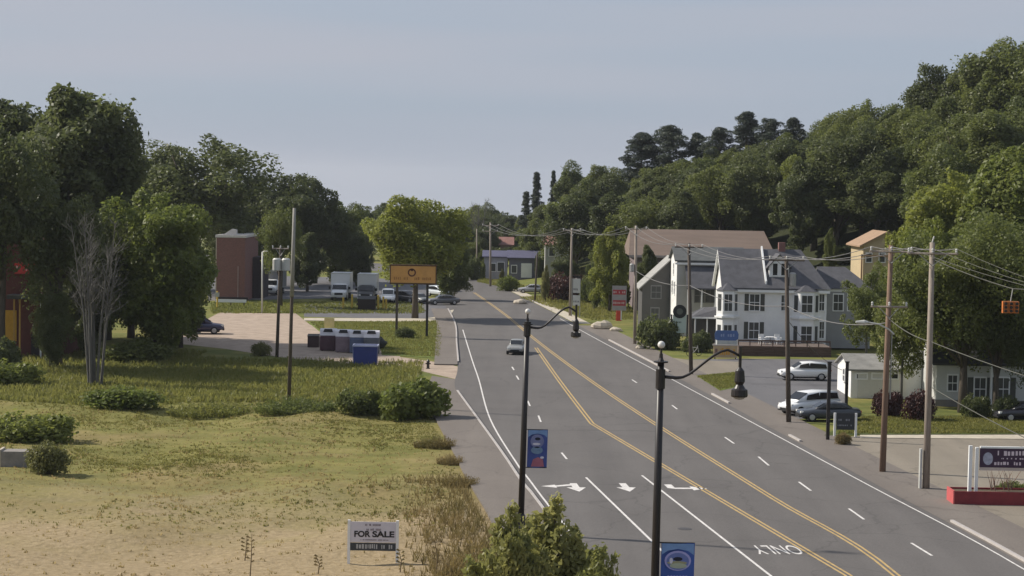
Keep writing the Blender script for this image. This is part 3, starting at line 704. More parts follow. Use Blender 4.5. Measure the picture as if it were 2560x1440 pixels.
def shrub_proto(key, seed, stems=30, leaves=230, size=.045):
    R = np.random.default_rng(seed); allq = []; tb = MB()
    for i in range(stems):
        a = R.random() * 6.28; out = R.random() ** .7; L = (.55 + .5 * R.random()) * (1 - .25 * out)
        base = np.array([math.cos(a) * .25 * out, math.sin(a) * .25 * out, -.03]); d = np.array([math.cos(a) * out * .95, math.sin(a) * out * .95, 1.0]); d /= np.linalg.norm(d)
        tip = base + d * L; tip[2] -= .12 * out
        tb.tube([tuple(base), tuple((base + tip) / 2 + [0, 0, .06]), tuple(tip)], [.016, .01, .004], 4)
        f = .25 + .75 * R.random(leaves) ** .8; w = .02 + .12 * (1.08 - f)
        c = base + (tip - base) * f[:, None]; c[:, 2] += .12 * f * (1 - f)
        c += R.normal(size=(leaves, 3)) * w[:, None]
        nr = R.normal(size=(leaves, 3)) * .7 + [0, 0, .6]; nr /= np.linalg.norm(nr, axis=1)[:, None]
        t = np.cross(nr, R.normal(size=(leaves, 3))); t /= np.linalg.norm(t, axis=1)[:, None]; bb = np.cross(nr, t)
        s_ = size * (.6 + .8 * R.random(leaves))[:, None]
        allq.append(np.stack([c - t * s_, c - bb * s_ * .45, c + t * s_, c + bb * s_ * .45], 1))
    Q = np.concatenate(allq); Q[:, :, 2] = np.maximum(Q[:, :, 2], -.03)
    me = bpy.data.meshes.new('stems_' + key); me.from_pydata([tuple(v) for v in tb.v], [], tb.f); me.update()
    PROTO[key] = (quads_mesh('shrub_' + key, Q), me, 1.0)
shrub_proto('s1', 51); shrub_proto('s2', 52, 24, 190)
def weed_proto(key, seed, n=1500):
    R = np.random.default_rng(seed); a = R.random(n) * 6.28; k = R.random(n) ** .5
    P = np.stack([np.cos(a) * k * .85, np.sin(a) * k * .85, np.full(n, -.03)], 1)
    h = (.3 + .7 * R.random(n) ** 1.5) * (1 - .5 * k) * (.72 + .28 * np.sin(a * 3 + seed) * np.cos(k * 9 + a))
    dirv = np.stack([np.cos(a) * .22 * k + R.normal(size=n) * .13, np.sin(a) * .22 * k + R.normal(size=n) * .13, np.ones(n)], 1)
    E = P + dirv * h[:, None]; b_ = R.random(n) * 6.28; tt = np.stack([np.cos(b_), np.sin(b_), np.zeros(n)], 1)
    Q1 = np.stack([P - tt * .011, P + tt * .011, E + tt * .004, E - tt * .004], 1)
    Ls = []
    for f in (.45, .6, .72, .84, .93, 1.0):
        C = P + dirv * (h * f)[:, None]; d = R.normal(size=(n, 3)); d[:, 2] = np.abs(d[:, 2]) + .4; d /= np.linalg.norm(d, axis=1)[:, None]
        sd_ = np.cross(d, R.normal(size=(n, 3))); sd_ /= np.linalg.norm(sd_, axis=1)[:, None]
        l = (.05 + .05 * R.random(n))[:, None]
        Ls.append(np.stack([C, C + d * l * .5 + sd_ * l * .22, C + d * l, C + d * l * .5 - sd_ * l * .22], 1))
    me = bpy.data.meshes.new('stems_' + key); tb = MB()
    for i in range(10): tb.tube([tuple(P[i]), tuple(E[i])], [.014, .005], 4)
    me.from_pydata([tuple(v) for v in tb.v], [], tb.f); me.update()
    PROTO[key] = (quads_mesh('weed_' + key, np.concatenate([Q1] + Ls)), me, 1.0)
weed_proto('w1', 41, 900); weed_proto('w2', 42, 600)
def bush(key, loc, w, d_, h, fol, label, name='bush', group=None):
    NTREE['n'] += 1
    t = thing(name, label, 'bush', loc, random.Random(NTREE['n']).random() * .6, group)
    t.scale = (w / 2, d_ / 2, h)
    c = link_mesh('foliage', PROTO[key][0], FOL[fol], t); c.material_slots[0].link = 'OBJECT'; c.material_slots[0].material = FOL[fol]
    link_mesh('stem', PROTO[key][1], M_BARK, t)
    return t
def bush_px(key, x0, x1, y1, y0, fol, label, depth=None, **kw):
    """bush seen between pixels x0..x1, top y1, base y0"""
    p = gp((x0 + x1) / 2, y0); p.z = zg(p.x, p.y); s = 4800 / p.y
    return bush(key, p, (x1 - x0) / s, depth or (x1 - x0) / s * .7, (y0 - y1) / s, fol, label, **kw)
bush_px('b1', 925, 1130, 950, 1045, 'bright', 'large green bush at the field edge beside the driveway')
bush_px('b2', 835, 960, 975, 1040, 'mid', 'green bush next to the largest bush at the field edge')
bush_px('w1', 620, 860, 975, 1035, 'mid', 'tall green weeds around the foot of the tall light pole', name='weed_clump')
bush_px('b3', 200, 410, 966, 1024, 'bright', 'low green bush below the grey leafless thicket')
bush_px('w2', 400, 650, 975, 1028, 'grass', 'rough green weeds along the back of the field', name='weed_clump')
bush_px('b2', -40, 205, 1030, 1104, 'bright', 'wide leafy bush behind the concrete block')
bush_px('b3', 60, 175, 1105, 1185, 'olive', 'weedy bush growing against the concrete block')
bush_px('b1', -70, 60, 850, 935, 'dark', 'dark brush against the front of the red building')
bush_px('b2', -60, 110, 900, 960, 'bright', 'bright green brush below the red building')
bush_px('b3', 250, 440, 850, 905, 'mid', 'brush at the edge of the tan gravel lot under the trees')
bush_px('b3', 625, 680, 856, 890, 'olive', 'small grey green tuft at the edge of the gravel lot')
bush_px('b3', 985, 1040, 818, 846, 'dark', 'dark clipped shrub under the orange sign')
bush_px('b2', 1590, 1712, 788, 872, 'dark', 'large dark hedge in front of the grey house')
bush_px('b1', 1700, 1790, 830, 880, 'dark', 'dark shrub at the porch of the grey house')
bush_px('b2', 1360, 1478, 682, 752, 'red', 'reddish brown hedge beside the two panel sign')
bush_px('b1', 1490, 1580, 690, 770, 'mid', 'green shrub behind the red and grey sign')
bush_px('b2', 2180, 2262, 972, 1042, 'red', 'maroon shrub by the garage')
bush_px('b3', 2250, 2345, 978, 1052, 'red', 'maroon shrub behind the pale utility pole')
bush_px('b2', 2400, 2482, 985, 1045, 'dark', 'dark shrub below the shuttered window of the low white house')
bush_px('b3', 2470, 2560, 990, 1050, 'dark', 'dark shrub beside the step of the low white house')
bush_px('b3', 2085, 2130, 1082, 1112, 'weed', 'dry flower bed at the foot of the black sign')
bush_px('b3', 1240, 1300, 690, 728, 'bright', 'green shrub on the grass bank by the road')
bush_px('b3', 2470, 2590, 1205, 1245, 'mid', 'low green plants in the red planter', name='planter_plant')
for (x0, x1, y1, y0, fo) in ((1160, 1205, 640, 700, 'dark'), (1275, 1300, 655, 698, 'mid'), (1335, 1365, 640, 705, 'dark'), (1195, 1215, 655, 698, 'mid'), (1445, 1500, 690, 758, 'mid'), (1075, 1120, 660, 712, 'mid')):
    bush_px('b2', x0, x1, y1, y0, fo, 'tall shrub among the small houses at the road bend', group='shrubs at the road bend')
# foreground shrub and weeds by the far street lamp
p = gp(1385, 1500); bush('s1', (p.x, p.y, 0), 7.4, 4.6, 4.3, 'shrub', 'big leafy shrub in front of the banner lamp post', name='roadside_shrub')
p = gp(1275, 1520); bush('s1', (p.x, p.y, 0), 5.6, 3.8, 4.2, 'shrub', 'leafy shrub mixed into the golden brown weeds')
p = gp(1350, 1400); bush('s2', (p.x - .6, p.y, .1), 3.2, 2.4, 2.2, 'shrub', 'small yellow green shrub hiding the foot of the banner lamp')
p = gp(1480, 1560); bush('s2', (p.x, p.y, 0), 4.6, 3.2, 3.4, 'shrub', 'smaller green shrub leaning over the road edge')
p = gp(1215, 1500); bush('w1', (p.x - .1, p.y, 0), 4.2, 3.2, 3.6, 'weed', 'tall golden brown weeds beside the leafy roadside shrub', name='weed_clump')
p = gp(1075, 1500); bush('w2', (p.x - .2, p.y, 0), 3.2, 2.4, 1.5, 'weed', 'lower dry weeds near the for sale sign', name='weed_clump')
for (x, y, w_, hh) in ((1100, 1120, 1.6, 1.2), (1065, 1115, 1.4, .8), (1150, 1215, 1.7, 1.0), (1125, 1160, 1.4, .9)):
    p = gp(x, y); bush('w2', (p.x, p.y, zg(p.x, p.y) - .05), w_ * 1.3, 1.8, hh * 1.2, 'weed', 'dry yellow weeds at the edge of the sidewalk', name='weed_clump', group='weeds along the sidewalk')

# leafless thicket
def bare_tree(name, label, p, h, n, spread, seed, m):
    t = thing(name, label, 'tree', p); R = np.random.default_rng(seed)
    for i in range(n):
        b = MB(); a = R.random() * 6.28; l = spread * (.3 + .7 * R.random()); hh = h * (.7 + .3 * R.random())
        bx_, by_ = math.cos(a) * .5, math.sin(a) * .5
        e = Vector((math.cos(a) * l, math.sin(a) * l * .6, hh)); mid_ = Vector((bx_ + e.x * .25, by_ + e.y * .25, hh * .45))
        b.tube([(bx_, by_, -.2), mid_, e], [.13, .085, .02], 6)
        for k in range(16):
            f = .3 + .65 * R.random(); q = mid_.lerp(e, (f - .3) / .65)
            dv = Vector((R.normal(), R.normal() * .6, .7 + R.random())).normalized() * (h * .16 * (1.3 - f))
            b.tube([q, q + dv * .6, q + dv + Vector((0, 0, .2))], [.035, .025, .01], 4)
            for w_ in range(3):
                q2 = q + dv * (.4 + .5 * R.random()); d2 = Vector((R.normal(), R.normal(), .5 + R.random())).normalized() * h * .07
                b.tube([q2, q2 + d2], [.018, .008], 3)
        b.build('stem', m, t)
    return t
p = gp(238, 962); bare_tree('bare_thicket', 'grey leafless multi stemmed thicket in front of the dark trees', p, 14, 9, 3.6, 3, M_GBARK)
p = at(1195, 600, 480); bare_tree('bare_tree', 'leafless tree sticking up from the far tree line', Vector((p.x, 480, 0)), 13.6, 5, 3.5, 4, M_GBARK)

# grass and weeds, uncountable
def tufts(name, label, pts, hmin, hmax, wid, fol, seed, blades=5):
    R = np.random.default_rng(seed); n = len(pts); P = np.repeat(np.array(pts, float), blades, axis=0); m_ = len(P)
    a = R.random(m_) * 6.28; h = hmin + (hmax - hmin) * R.random(m_) ** 1.6
    P[:, :2] += R.normal(size=(m_, 2)) * wid * 1.2
    t = np.stack([np.cos(a), np.sin(a), np.zeros(m_)], 1); lean = R.normal(size=(m_, 3)) * .35; lean[:, 2] = 1; 
    up = lean * h[:, None]
    w_ = (wid * (.4 + .6 * R.random(m_)))[:, None]
    Q = np.stack([P - t * w_ - [0, 0, .04], P + t * w_ - [0, 0, .04], P + t * w_ * .35 + up, P - t * w_ * .35 + up], 1)
    o = link_mesh(name, quads_mesh(name, Q), FOL[fol]); props(o, label, 'grass', kind='stuff'); return o
def scatter_px(n, x0, x1, y0, y1, seed, cond=None):
    rr = random.Random(seed); outp = []
    while len(outp) < n:
        px = rr.uniform(x0, x1); py = rr.uniform(y0, y1)
        p = gp(px, py)
        if p.x > road_left_x(p.y) - 3.2: continue
        if cond and not cond(p, rr): continue
        outp.append((p.x, p.y, zg(p.x, p.y)))
    return outp
nzf = lambda p, s, o: noise.noise((p.x * s, p.y * s, o))
tufts('grass', 'green rough grass along the back of the field', scatter_px(11000, -200, 1100, 925, 1010, 1), .1, .42, .08, 'grass', 1)
tufts('grass', 'short green and yellow grass across the mown field', scatter_px(9000, -200, 1150, 1000, 1330, 2, lambda p, r: sstep(-.35, .5, nzf(p, .07, 2.)) * sstep(90, 120, p.y) > r.random()), .03, .11, .05, 'fieldgrass', 2)
tufts('dry_grass', 'straw coloured dry grass patches across the field', scatter_px(3500, -200, 1180, 1030, 1460, 3, lambda p, r: sstep(-.7, .7, nzf(p, .1, 9.)) * (.25 + .75 * sstep(88, 112, p.y)) > r.random()), .03, .11, .05, 'straw', 3)
tufts('dry_grass', 'tall golden weeds near the sidewalk and for sale sign', scatter_px(1400, 900, 1330, 1200, 1470, 4, lambda p, r: sstep(-9.5, -3.2, p.x - road_left_x(p.y) + 3 * nzf(p, .3, 5.)) ** 1.5 > r.random()), .1, .6, .03, 'weed', 4)
tufts('grass', 'grass verge at the edge of the tan gravel lot', scatter_px(3500, -100, 1060, 880, 935, 6, lambda p, r: not (p.y > 182 and p.x > -30)), .15, .5, .08, 'grass', 6)
tufts('grass', 'short grass on the far verge by the parking lot', scatter_px(3000, 530, 1060, 756, 784, 7), .1, .3, .1, 'grass', 7)
rr = random.Random(8)
def tri_pts(px, n):
    P = [gp(*q) for q in px]; o_ = []
    x0, x1 = min(p.x for p in P), max(p.x for p in P); y0, y1 = min(p.y for p in P), max(p.y for p in P)
    while len(o_) < n:
        x, y = rr.uniform(x0, x1), rr.uniform(y0, y1); ins = False
        for i in range(len(P)):
            a, b_ = P[i], P[i - 1]
            if (a.y > y) != (b_.y > y) and x < (b_.x - a.x) * (y - a.y) / (b_.y - a.y) + a.x: ins = not ins
        if ins: o_.append((x, y, .05))
    return o_
tufts('grass', 'grass blades on the lawn island under the orange sign', tri_pts([(775, 807), (1092, 804), (1102, 840), (1100, 895), (956, 886), (949, 852), (805, 829)], 6500), .06, .2, .06, 'grass', 9)
tufts('grass', 'grass verge beside the road in front of the narrow bright tree', tri_pts([(1300, 745), (1480, 800), (1590, 800), (1580, 770), (1440, 752), (1360, 740)], 3000), .08, .3, .07, 'grass', 10)
tufts('grass', 'grass bank below the blue roofed house', tri_pts([(1195, 705), (1300, 728), (1310, 715), (1200, 696)], 1500), .1, .3, .1, 'grass', 11)
tufts('grass', 'grass on the lawn of the low white house', tri_pts([(2090, 1086), (2150, 1045), (2600, 1045), (2600, 1084)], 4500), .06, .18, .06, 'grass', 12)
tufts('grass', 'grass patch below the orange lettered sign', tri_pts([(1745, 942), (1852, 932), (1846, 966), (1800, 976)], 1500), .06, .16, .06, 'grass', 13)

# worn trail in the field, stones and dry stalks
for i, (px, py, hpx) in enumerate(((625, 1450, 110), (795, 1450, 48), (612, 1400, 60), (1000, 1440, 60), (1090, 1450, 90))):
    p = gp(px, py); t = thing('dry_stalk', 'single dark dry weed stalk standing in the sandy foreground', 'weed', (p.x, p.y, zg(p.x, p.y)), group='dry stalks in the foreground')
    hh = hpx * p.y / 4800; R_ = random.Random(i)
    b = MB().tube([(0, 0, -.05), (.05, 0, hh * .5), (R_.uniform(-.15, .1), 0, hh)], [.03, .022, .01], 5); b.build('stem', mat('dry_stem', (.12, .085, .045), .9), t)
    b = MB()
    for k in range(8):
        z = hh * (.35 + .08 * k); s_ = (-1) ** k
        b.poly([(0.03, 0, z), (s_ * .13, .03, z + .1), (s_ * .2, 0, z + .04), (s_ * .1, -.03, z)])
    b.build('leaf', FOL['weed'], t)

# ------------------------------------------------------------------ buildings
def window(parent, u, z, w, h, plane, pos, shutters=None, frame=M_WHITE, glass=M_GLASS2, mullions=True, out_=1):
    """plane 'y': wall facing the camera at y=pos (u is x); plane 'x': wall facing left at x=pos (u is y)"""
    def bxp(mb, u0, u1, d0, d1, z0, z1):
        if plane == 'y': return mb.bx(u0, u1, pos - d1, pos - d0, z0, z1)
        return mb.bx(pos - d1, pos - d0, u0, u1, z0, z1)
    t = 0.1; f = MB()
    bxp(f, u - w / 2 - t, u + w / 2 + t, 0.0, .07, z + h, z + h + t * 1.3); bxp(f, u - w / 2 - t, u + w / 2 + t, 0.0, .10, z - t, z)
    bxp(f, u - w / 2 - t, u - w / 2, 0.0, .06, z, z + h); bxp(f, u + w / 2, u + w / 2 + t, 0.0, .06, z, z + h)
    fo = f.build('window', frame, parent, True)
    off = parent.location
    def child(nm, mb, m):
        o = mb.build(nm, m, None); o.parent = fo
        for v in o.data.vertices: v.co -= off
        return o
    child('pane', bxp(MB(), u - w / 2, u + w / 2, -.01, .02, z, z + h), glass)
    if mullions:
        mm = MB(); bxp(mm, u - w / 2, u + w / 2, .02, .05, z + h / 2 - .035, z + h / 2 + .035)
        bxp(mm, u - .02, u + .02, .02, .04, z, z + h / 2 - .035); bxp(mm, u - .02, u + .02, .02, .04, z + h / 2 + .035, z + h)
        child('sash_bar', mm, frame)
    if shutters:
        for s in (-1, 1):
            c_ = u + s * (w / 2 + t + .24)
            bxp(MB(), c_ - .22, c_ + .22, 0.0, .05, z - .05, z + h + .05).build('shutter', shutters, parent, True)
    return fo
def gable_x(b, x0, x1, y0, y1, ze, zr, over=.35, th=.16):
    """roof with ridge along x: two slabs"""
    ym = (y0 + y1) / 2; sl = (zr - ze) / (ym - y0)
    b.prism([(x0 - over, y0 - over, ze - over * sl), (x0 - over, ym, zr), (x0 - over, ym, zr + th), (x0 - over, y0 - over, ze - over * sl + th)], (x1 - x0 + 2 * over, 0, 0))
    b.prism([(x0 - over, y1 + over, ze - over * sl), (x0 - over, y1 + over, ze - over * sl + th), (x0 - over, ym + .002, zr + th), (x0 - over, ym + .002, zr)], (x1 - x0 + 2 * over, 0, 0))
    return b
def gable_y(b, x0, x1, y0, y1, ze, zr, over=.35, th=.16):
    xm = (x0 + x1) / 2; sl = (zr - ze) / (xm - x0)
    b.prism([(x0 - over, y0 - over, ze - over * sl), (xm, y0 - over, zr), (xm, y0 - over, zr + th), (x0 - over, y0 - over, ze - over * sl + th)], (0, y1 - y0 + 2 * over, 0))
    b.prism([(x1 + over, y0 - over, ze - over * sl), (x1 + over, y0 - over, ze - over * sl + th), (xm + .002, y0 - over, zr + th), (xm + .002, y0 - over, zr)], (0, y1 - y0 + 2 * over, 0))
    return b
def walls_x(x0, x1, y0, y1, z0, ze, zr):   # pentagon ends facing +-x
    ym = (y0 + y1) / 2
    return MB().prism([(x0, y0, z0), (x0, y1, z0), (x0, y1, ze), (x0, ym, zr), (x0, y0, ze)], (x1 - x0, 0, 0))
def walls_y(x0, x1, y0, y1, z0, ze, zr):
    xm = (x0 + x1) / 2
    return MB().prism([(x0, y0, z0), (x1, y0, z0), (x1, y0, ze), (xm, y0, zr), (x0, y0, ze)], (0, y1 - y0, 0))
def hip_roof(b, x0, x1, y0, y1, ze, zr, inset, over=.35, inset2=None):
    ym = (y0 + y1) / 2; x0 -= over; x1 += over; y0 -= over; y1 += over; i2 = inset if inset2 is None else inset2
    vs = [(x0, y0, ze), (x1, y0, ze), (x1, y1, ze), (x0, y1, ze), (x0 + inset, ym, zr), (x1 - i2, ym, zr)]
    return b._add(vs, [(0, 1, 5, 4), (1, 2, 5), (2, 3, 4, 5), (3, 0, 4), (0, 3, 2, 1)])
def bay(parent, xc, w, yf, dep, z0, z1, side=None):
    """three sided bay standing proud of a wall at y=yf"""
    a = [(xc - w / 2, yf, z0), (xc - w / 4, yf - dep, z0), (xc + w / 4, yf - dep, z0), (xc + w / 2, yf, z0)]
    return MB().prism(a, (0, 0, z1 - z0))

# --- the white Victorian house
D = 203.0
t = thing('white_house', 'white two storey house with grey slate roof, dormer and bay windows', 'house', (at(1930, 870, D).x, D, 0))
xa = at(1812, 760, D).x; xb = at(2066, 760, D).x; ze = at(1900, 716, D).z; yb = D + 9.0; zr = at(1900, 626, D + 4.5).z
MB().bx(xa, xb, D, yb, .35, ze).build('wall', M_SIDING, t, True)
MB().prism([(xa + .001, D + .02, ze + .002), (xa + .001, yb - .02, ze + .002), (xa + .001, (D + yb) / 2, zr - .02)], (.2, 0, 0)).build('gable_wall', M_WHITE, t, True)
box_part('foundation', mat('stone_base', (.20, .185, .17), .9), t, xa - .04, xb + .04, D - .04, yb, -.2, .35)
r = MB(); ym = (D + yb) / 2
xr = xb - 2.2
sl = (zr - ze) / (ym - D); ov = .4; th = .16
r.prism([(xa - ov, D - ov, ze - ov * sl), (xa - ov, ym, zr), (xa - ov, ym, zr + th), (xa - ov, D - ov, ze - ov * sl + th)], (xr - xa + ov, 0, 0))
r.prism([(xa - ov, yb + ov, ze - ov * sl), (xa - ov, yb + ov, ze - ov * sl + th), (xa - ov, ym + .002, zr + th), (xa - ov, ym + .002, zr)], (xr - xa + ov, 0, 0))
zo = ze - ov * sl + th
r._add([(xr, D - ov, zo), (xb + ov, D - ov, zo), (xb + ov, yb + ov, zo), (xr, yb + ov, zo), (xr, ym, zr + th)], [(0, 1, 4), (1, 2, 4), (2, 3, 4)])
rf = r.build('roof', M_SLATE, t, True)
ch = MB().bx(xb - 4.6, xb - 3.9, ym - .3, ym + .4, zr - .4, zr + .9); o = ch.build('chimney', brick_mat(), None); o.parent = rf
for v in o.data.vertices: v.co -= t.location
gx = at(1914, 690, D).x
MB().prism([(gx, D + .1, ze + .1 * sl + th - .1), (gx, ym, zr + th - .1), (gx, ym, zr + th + .32), (gx, D + .1, ze + .1 * sl + th + .32)], (.18, 0, 0)).build('gable_parapet', M_WHITE, t, True)
# rake and eave trim
tr = MB()
tr.prism([(xa - ov - .03, D - ov - .02, ze - ov * sl - .22), (xa - ov - .03, ym, zr - .22), (xa - ov - .03, ym, zr - .003), (xa - ov - .03, D - ov - .02, ze - ov * sl - .003)], (.28, 0, 0))
tr.prism([(xa - ov - .03, yb + ov, ze - ov * sl - .22), (xa - ov - .03, yb + ov, ze - ov * sl - .003), (xa - ov - .03, ym + .003, zr - .003), (xa - ov - .03, ym + .003, zr - .22)], (.28, 0, 0))
tr.bx(xa + .1, xb + .3, D - ov + .02, D - .004, ze - ov * sl - .30, ze - ov * sl - .02)
tr.build('eave_trim', M_WHITE, t, True)
tr = MB(); tr.bx(xa - .02, xa + .2, D - .03, D - .003, .36, ze - .4); tr.bx(xb - .2, xb + .02, D - .03, D - .003, .36, ze - .4)
tr.build('corner_board', M_WHITE, t, True)
# two storey bays
for (px, w_, dep) in ((1812, 2.3, .9), (2014, 2.9, .9)):
    xc = at(px, 780, D).x
    if px < 1900: xc += .25
    bb_ = bay(t, xc, w_, D - .002, dep, .36, ze - .45).build('bay', M_WHITE, t, True)
    bay(t, xc, w_ + .4, D - .004, dep + .2, 3.45, 3.65).build('bay_cornice', M_WHITE, t, True)
    hb = MB(); pts = [(xc - w_ / 2 - .15, D - .005, ze - .45), (xc - w_ / 4 - .1, D - dep - .15, ze - .45), (xc + w_ / 4 + .1, D - dep - .15, ze - .45), (xc + w_ / 2 + .15, D - .005, ze - .45)]
    hb._add(pts + [(xc, D - .005, ze + .35)], [(0, 1, 4), (1, 2, 4), (2, 3, 4), (3, 2, 1, 0)]); hb.build('bay_roof', M_SLATE, t, True)
    for zz, hh in ((.95, 1.75), (4.2, 1.75)):
        window(t, xc, zz, w_ / 2 - .34, hh, 'y', D - dep)
        for s in (-1, 1):   # side lights on the slanted faces
            a = Vector((xc + s * w_ / 4, D - dep, 0)); e = Vector((xc + s * w_ / 2, D, 0)); mid_ = (a + e) / 2; dr = (e - a).normalized(); nr = Vector((dr.y, -dr.x, 0)) * (1 if s > 0 else -1)
            if nr.y > 0: nr = -nr
            hw = .26; mb = MB(); c0 = mid_ - dr * hw + nr * .01; c1 = mid_ + dr * hw + nr * .01
            mb.prism([(c0.x, c0.y, zz), (c1.x, c1.y, zz), (c1.x, c1.y, zz + hh), (c0.x, c0.y, zz + hh)], nr * .03)
            mb.build('side_pane', M_GLASS2, t, True)
for (px, pz) in ((1886, 776), (1884, 846)):
    q = at(px, pz, D); window(t, q.x, q.z, 1.0, 1.7, 'y', D, M_SHUT)
q = at(2075, 776, D); window(t, at(2054, 776, D).x, at(2054, 776, D).z, .5, 1.7, 'y', D)
window(t, at(2054, 845, D).x, at(2054, 845, D).z, .5, 1.7, 'y', D)
window(t, at(1960, 776, D).x, at(1960, 776, D).z, .6, 1.6, 'y', D)
# dormer
dx0 = at(1922, 700, D + 1.2).x; dx1 = dx0 + 2.1; dy = D + 1.0; zb_ = ze + (dy - D) * sl - .2; zt_ = at(1930, 664, dy).z
dm = walls_y(dx0, dx1, dy, ym, zb_, zt_, zt_ + 1.15).build('dormer', M_WHITE, t, True)
gable_y(MB(), dx0, dx1, dy, ym - .2, zt_, zt_ + 1.15, .28, .12).build('dormer_roof', M_SLATE, t, True)
for k in (0, 1): window(t, dx0 + .62 + k * .9, zb_ + .55, .5, 1.25, 'y', dy, glass=M_GLASS, mullions=False)
# right wing and left porch
wx1 = at(2175, 760, D + 3).x; wy = D + 2.5; wze = at(2110, 722, wy).z
box_part('wing', siding_mat('wing_shade_grey', (.30, .30, .305)), t, xb + .01, wx1, wy, yb, .2, wze)  # wing greyed, its shade is put into the siding colour
hip_roof(MB(), xb + .02, wx1, wy, yb, wze, at(2100, 668, ym).z, .1, .3, 2.6).build('wing_roof', M_SLATE, t, True)
window(t, at(2095, 776, wy).x, at(2095, 776, wy).z, 1.0, 1.7, 'y', wy); window(t, at(2130, 776, wy).x, at(2130, 776, wy).z, .9, 1.7, 'y', wy)
box_part('wing_band', M_WHITE, t, xb + .02, wx1, wy - .04, wy - .003, wze - .32, wze - .06)
px0 = at(1733, 790, D + 2).x; pz = at(1750, 792, D + 2).z
MB()._add([(px0 - .3, D + 1.2, pz), (xa, D + 1.2, pz), (xa, D + 5, pz), (px0 - .3, D + 5, pz), (xa, D + 2.2, pz + 1.0), (xa, D + 4.2, pz + 1.0), (px0 + 1.2, D + 2.6, pz + .9), (px0 + 1.2, D + 4, pz + .9)],
          [(0, 1, 4, 6), (0, 6, 7, 3), (3, 7, 5, 2), (6, 4, 5, 7), (0, 3, 2, 1)]).build('porch_roof', M_SLATE, t, True)
box_part('porch_fascia', M_WHITE, t, px0 - .3, xa - .01, D + 1.15, D + 1.198, pz - .14, pz + .04)
for k in range(3): box_part('porch_post', M_WHITE, t, px0 + .1 + k * (xa - px0 - .6) / 2, px0 + .24 + k * (xa - px0 - .6) / 2, D + 1.3, D + 1.44, -.1, pz)
box_part('porch_wall', M_GSIDING, t, px0, xa - .01, D + 3.2, D + 4.9, -.1, pz)
box_part('porch_floor', mat('porch_boards', (.16, .15, .14), .8), t, px0 - .1, xa - .02, D + 1.25, D + 3.1, -.1, .5)

# --- grey house behind the hedge
D2 = 221.0
t = thing('grey_house', 'dark grey house with steep roofs and a bright white gable end', 'house', (at(1700, 850, D2).x, D2, 0))
xa = at(1693, 700, D2).x; xb = at(1795, 700, D2).x + 3; yb2 = D2 + 8.5; ze = at(1740, 652, D2).z; zr = at(1740, 620, D2 + 4.2).z
walls_x(xa + .02, xb, D2, yb2, 0, ze, zr).build('wall', siding_mat('gable_siding', (.42, .415, .41)), t, True)
MB().prism([(xa, D2, 0), (xa, yb2, 0), (xa, yb2, ze), (xa, (D2 + yb2) / 2, zr - .05), (xa, D2, ze)], (-.06, 0, 0)).build('gable_wall', M_SIDING, t, True)
gable_x(MB(), xa, xb, D2, yb2, ze, zr, .35).build('roof', mat('slate_green', (.085, .09, .09), .9, .25, 1.4, .4, bscale=8), t, True)
box_part('eave_trim', M_WHITE, t, xa - .3, xb, D2 - .38, D2 - .3, ze - .45, ze - .22)
q = at(1683, 745, D2)
window(t, D2 + 2.5, at(1683, 738, D2).z, 1.0, 1.4, 'x', xa - .06); window(t, D2 + 5.5, at(1683, 738, D2).z, 1.0, 1.4, 'x', xa - .06)
window(t, D2 + 4.2, at(1683, 690, D2).z, .9, 1.3, 'x', xa - .06)
# porch roof in front, then shaded porch
zl0 = at(1750, 724, D2 - 3).z; zl1 = at(1750, 668, D2).z
x0 = at(1712, 700, D2).x
MB().prism([(x0, D2 - 3, zl0), (x0, D2 - .003, zl1), (x0, D2 - .003, zl1 + .15), (x0, D2 - 3, zl0 + .15)], (xb - x0, 0, 0)).build('porch_roof', M_SLATE, t, True)
for k in range(4): box_part('porch_post', M_WHITE, t, x0 + .1 + k * 1.55, x0 + .26 + k * 1.55, D2 - 2.8, D2 - 2.64, -.1, zl0)
for k in range(2):
    a = MB().tube([(x0 + .6 + k * .9, D2 - 3.4, 1.0), (x0 - .6 + k * .9, D2 - 3.4, 3.9)], .05, 5); a.build('stair_rail', M_GREYM, t, True)
window(t, at(1748, 760, D2).x, at(1748, 755, D2).z, 1.0, 1.5, 'y', D2, frame=mat('grey_trim', (.2, .2, .2), .7))
window(t, at(1775, 760, D2).x, at(1775, 755, D2).z, 1.0, 1.5, 'y', D2, frame=MATS['grey_trim'])
# front gabled left wing
DW = D2 + 8.6; x0 = at(1606, 700, DW).x; x1 = xa + .1; zw = at(1600, 716, DW).z; zp = at(1660, 646, DW).z
walls_y(x0, x1 + 3.6, DW, DW + 7, 0, zw, zp).build('wing', M_GSIDING, t, True)
gable_y(MB(), x0, x1 + 3.6, DW, DW + 7, zw, zp, .4, .18).build('wing_roof', mat('pale_shingle', (.30, .295, .28), .9, .2, 1.2, .4, bscale=8), t, True)
window(t, at(1640, 740, DW).x, at(1640, 745, DW).z, 1.1, 1.4, 'y', DW, frame=MATS['grey_trim'])
window(t, at(1625, 770, DW).x + .6, at(1640, 800, DW).z, .9, 1.4, 'y', DW, frame=MATS['grey_trim'])

